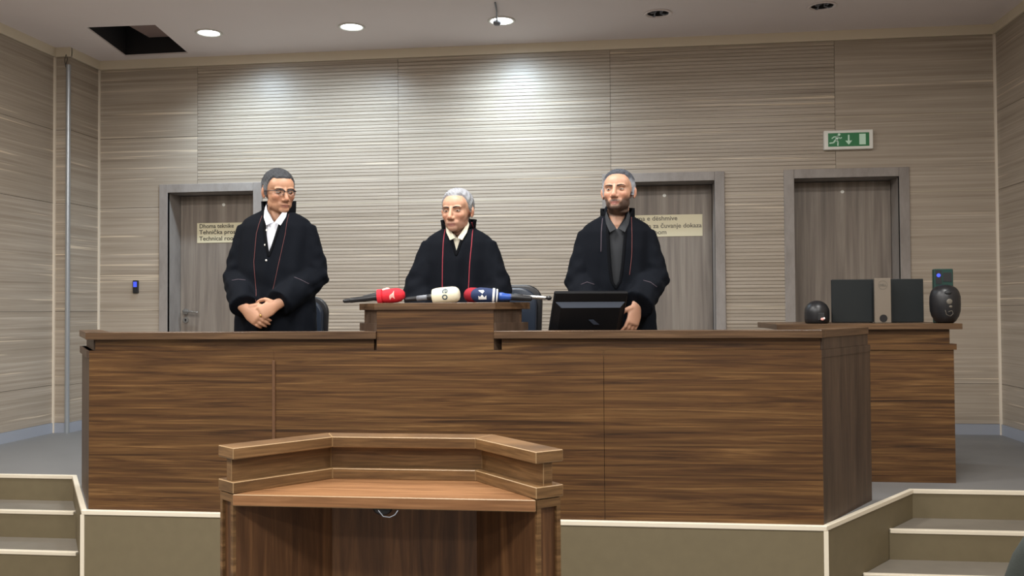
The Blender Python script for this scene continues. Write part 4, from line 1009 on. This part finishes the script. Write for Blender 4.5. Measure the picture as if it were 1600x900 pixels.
# glasses and ring of the left judge
root, HM, on_face, body, on_robe = p1
g = obj('glasses', merge([tube([HM @ Vector(q) for q in pts], .0008, 8) for pts in
    [[(s*(.031+.021*math.cos(a)), -.104+.010*abs(math.cos(a))*(1 if s*math.cos(a)*s > 0 else 0), .001+.0145*math.sin(a)) for a in [2*PI*i/20 for i in range(21)]] for s in (-1, 1)]]), 'grey', root, smooth=True)
obj('brow_bar', merge([tube([HM @ Vector(q) for q in ((s*.008, -.106, .008), (s*.016, -.107, .0145), (s*.036, -.106, .0165), (s*.054, -.094, .0110))], .0030, 8) for s in (-1, 1)] + [tube([HM @ Vector(q) for q in ((-.009, -.106, .006), (0, -.109, .009), (.009, -.106, .006))], .0020, 8)]), 'black', g, smooth=True)
obj('temple_arm', merge([tube([HM @ Vector(q) for q in ((s*.055, -.093, .010), (s*.074, -.060, .009), (s*.082, .005, .006))], .0024, 8) for s in (-1, 1)]), 'black', g, smooth=True)
obj('lens', merge([ellips((s*.031, -.103, .001), (.0205, .0012, .0140), 20, 8) for s in (-1, 1)], HM), 'glass', g, smooth=True)
w_ = Vector((.050, -.205, 1.020)); hd = Vector((-.75, -.14, -.42)).normalized(); pn = Vector((-.3, .85, -.25)); pn = (pn-hd*pn.dot(hd)).normalized(); xx_ = hd.cross(pn)*-1
rc_ = w_+hd*.100-xx_*.0105+pn*.002
obj('ring', tube([rc_-hd*.003, rc_+hd*.003], .0120, 16, cap=False), 'gold', root, smooth=True)
# ---- middle judge
P2 = dict(label='grey haired judge in black robe with red piping behind the row of microphones', head=(-.004, -.030, 1.504), hrot=(math.radians(2), math.radians(-1), math.radians(-15)), hl=.94, hw=1.0,
    shoulder_z=1.392, shoulder_w=.190, belly=.0, skin=SK2, lip=srgb(146, 88, 84), lidmat='lid_b', browmat='brow_dark', gaze=(.1, -.05), phase=2.1, beard=(srgb(140, 104, 92), .45),
    arms=[dict(sh=(-.160, .01, 1.345), el=(-.218, -.03, 1.085), wr=(-.150, -.17, .84), hd=(.25, -.75, -.45), pn=(0, .3, -1), side=1, curl=.3, cuffr=.075),
          dict(sh=(.160, .01, 1.345), el=(.208, -.03, 1.090), wr=(.150, -.17, .84), hd=(-.25, -.75, -.45), pn=(0, .3, -1), side=-1, curl=.3, cuffr=.075)],
    hairline=[(0, .082), (20, .082), (38, .080), (50, .066), (60, .040), (68, .010), (74, .004), (82, .004), (86, .034), (104, .036), (112, .0), (120, -.052), (180, -.062)], thick=[(-.06, .003), (0, .005), (.05, .007), (.09, .011), (.13, .011)], fade=(.0, .09), hair_top=srgb(150, 152, 158), hair_low=srgb(146, 150, 150),
    v=(1.272, .000, .048, 1.44), vshift=.000, vpow=.9, collar_gap=.55, collar=[(.078, -.030), (.085, .035), (.088, .066), (.091, .076)], shirt='shirtcream', shirtlabel='cream white shirt',
    notch=(-.030, .62), shirtcollar=[(.056, -.030, .062), (.040, -.070, .024), (.006, -.090, -.030), (.062, -.036, .044), (.054, -.078, .000), (.032, -.106, -.042)],
    piping=[([(-.066, 1.43), (-.072, 1.33), (-.074, 1.22), (-.074, 1.02)], 'redpipe', .0024), ([(.080, 1.44), (.078, 1.34), (.068, 1.22), (.060, 1.02)], 'redpipe', .0026)], buttons=[])
p2 = build_person((-.880, 4.86, PF), math.radians(4), P2)
# ---- right judge
P3 = dict(label='bearded judge in black robe and black shirt standing at the right behind the leaning monitor', head=(.012, -.020, 1.590), hrot=(math.radians(-5), math.radians(1), math.radians(-12)), hl=.94, hw=1.04,
    shoulder_z=1.440, shoulder_w=.190, belly=.004, skin=SK3, lip=srgb(170, 106, 100), lidmat='lid_c', browmat='brow_dark', gaze=(-.05, -.05), phase=4.0, beard=(srgb(54, 44, 40), .90),
    arms=[dict(sh=(-.160, .02, 1.392), el=(-.192, -.01, 1.135), wr=(-.120, -.17, .925), hd=(.35, -.5, -.6), pn=(.2, .6, -.8), side=1, curl=.4, cuffr=.080),
          dict(sh=(.160, .02, 1.392), el=(.192, -.01, 1.145), wr=(.098, -.205, 1.000), hd=(-.22, -.18, -.95), pn=(-.55, .80, .05), side=-1, curl=.55, cuffr=.088, cuffback=.0)],
    hairline=[(0, .086), (20, .086), (36, .082), (48, .068), (58, .044), (66, .018), (74, -.006), (82, -.008), (86, .034), (104, .036), (112, .0), (120, -.052), (180, -.062)], thick=[(-.06, .002), (0, .003), (.05, .004), (.09, .009), (.13, .010)], fade=(.040, .075), hair_top=srgb(66, 70, 78), hair_low=srgb(158, 162, 170),
    v=(1.09, -.004, .050, 1.48), vshift=.004, vpow=.35, collar_gap=.60, collar=[(.078, -.030), (.083, .030), (.083, .060), (.083, .072)], shirt='shirtblack', shirtlabel='black collared shirt',
    notch=(-.045, .62), shirtcollar=[(.056, -.030, .050), (.042, -.070, .008), (.008, -.094, -.046), (.064, -.036, .030), (.058, -.080, -.018), (.038, -.112, -.064)],
    piping=[([(-.070, 1.455), (-.076, 1.38), (-.078, 1.28)], 'greypipe', .0022), ([(.078, 1.46), (.080, 1.36), (.078, 1.26), (.066, 1.16)], 'brownpipe', .0022),
            ([(-.180, 1.112), (-.15, 1.124), (-.115, 1.112)], 'greypipe', .0018), ([(.135, 1.128), (.17, 1.118), (.20, 1.095)], 'greypipe', .0018)], buttons=[])
p3 = build_person((-.045, 4.86, PF), math.radians(0), P3)
# small pen held against the worktop edge by the right judge
# ================================================================ foreground seat, lower right
fc = empty('padded_chair', (1.10, 2.30, 0), 0, 'dark padded chair back cut off at the lower right corner of the photo', 'chair')
M['darkfabric'] = plain('dark_green_grey_fabric', srgb(46, 50, 46), .9, noise=.15, nscale=90, bump=.3, bscale=500)
prof = [(0, .60), (.19, .60), (.225, .66), (.240, .78), (.240, .88), (.228, .96), (.210, 1.01), (.185, 1.05), (.14, 1.082), (.08, 1.098), (0, 1.102)]
m3 = Matrix.Diagonal((1, .20, 1))
obj('backrest', lathe(bmesh.new(), prof, n=48, mat=m3), 'darkfabric', fc, smooth=True)
obj('seat', BX(-.23, .23, .03, .47, .42, .49), 'darkfabric', fc, bevel=.03, segs=3)
for sx in (-1, 1):
    obj('leg', tube([(sx*.20, .05, .43), (sx*.215, .0, .012)], .012, 10), 'black', fc); obj('leg', tube([(sx*.20, .44, .43), (sx*.215, .48, .012)], .012, 10), 'black', fc)
    obj('back_post', tube([(sx*.15, .06, .44), (sx*.15, .01, .70)], .011, 10), 'black', fc)
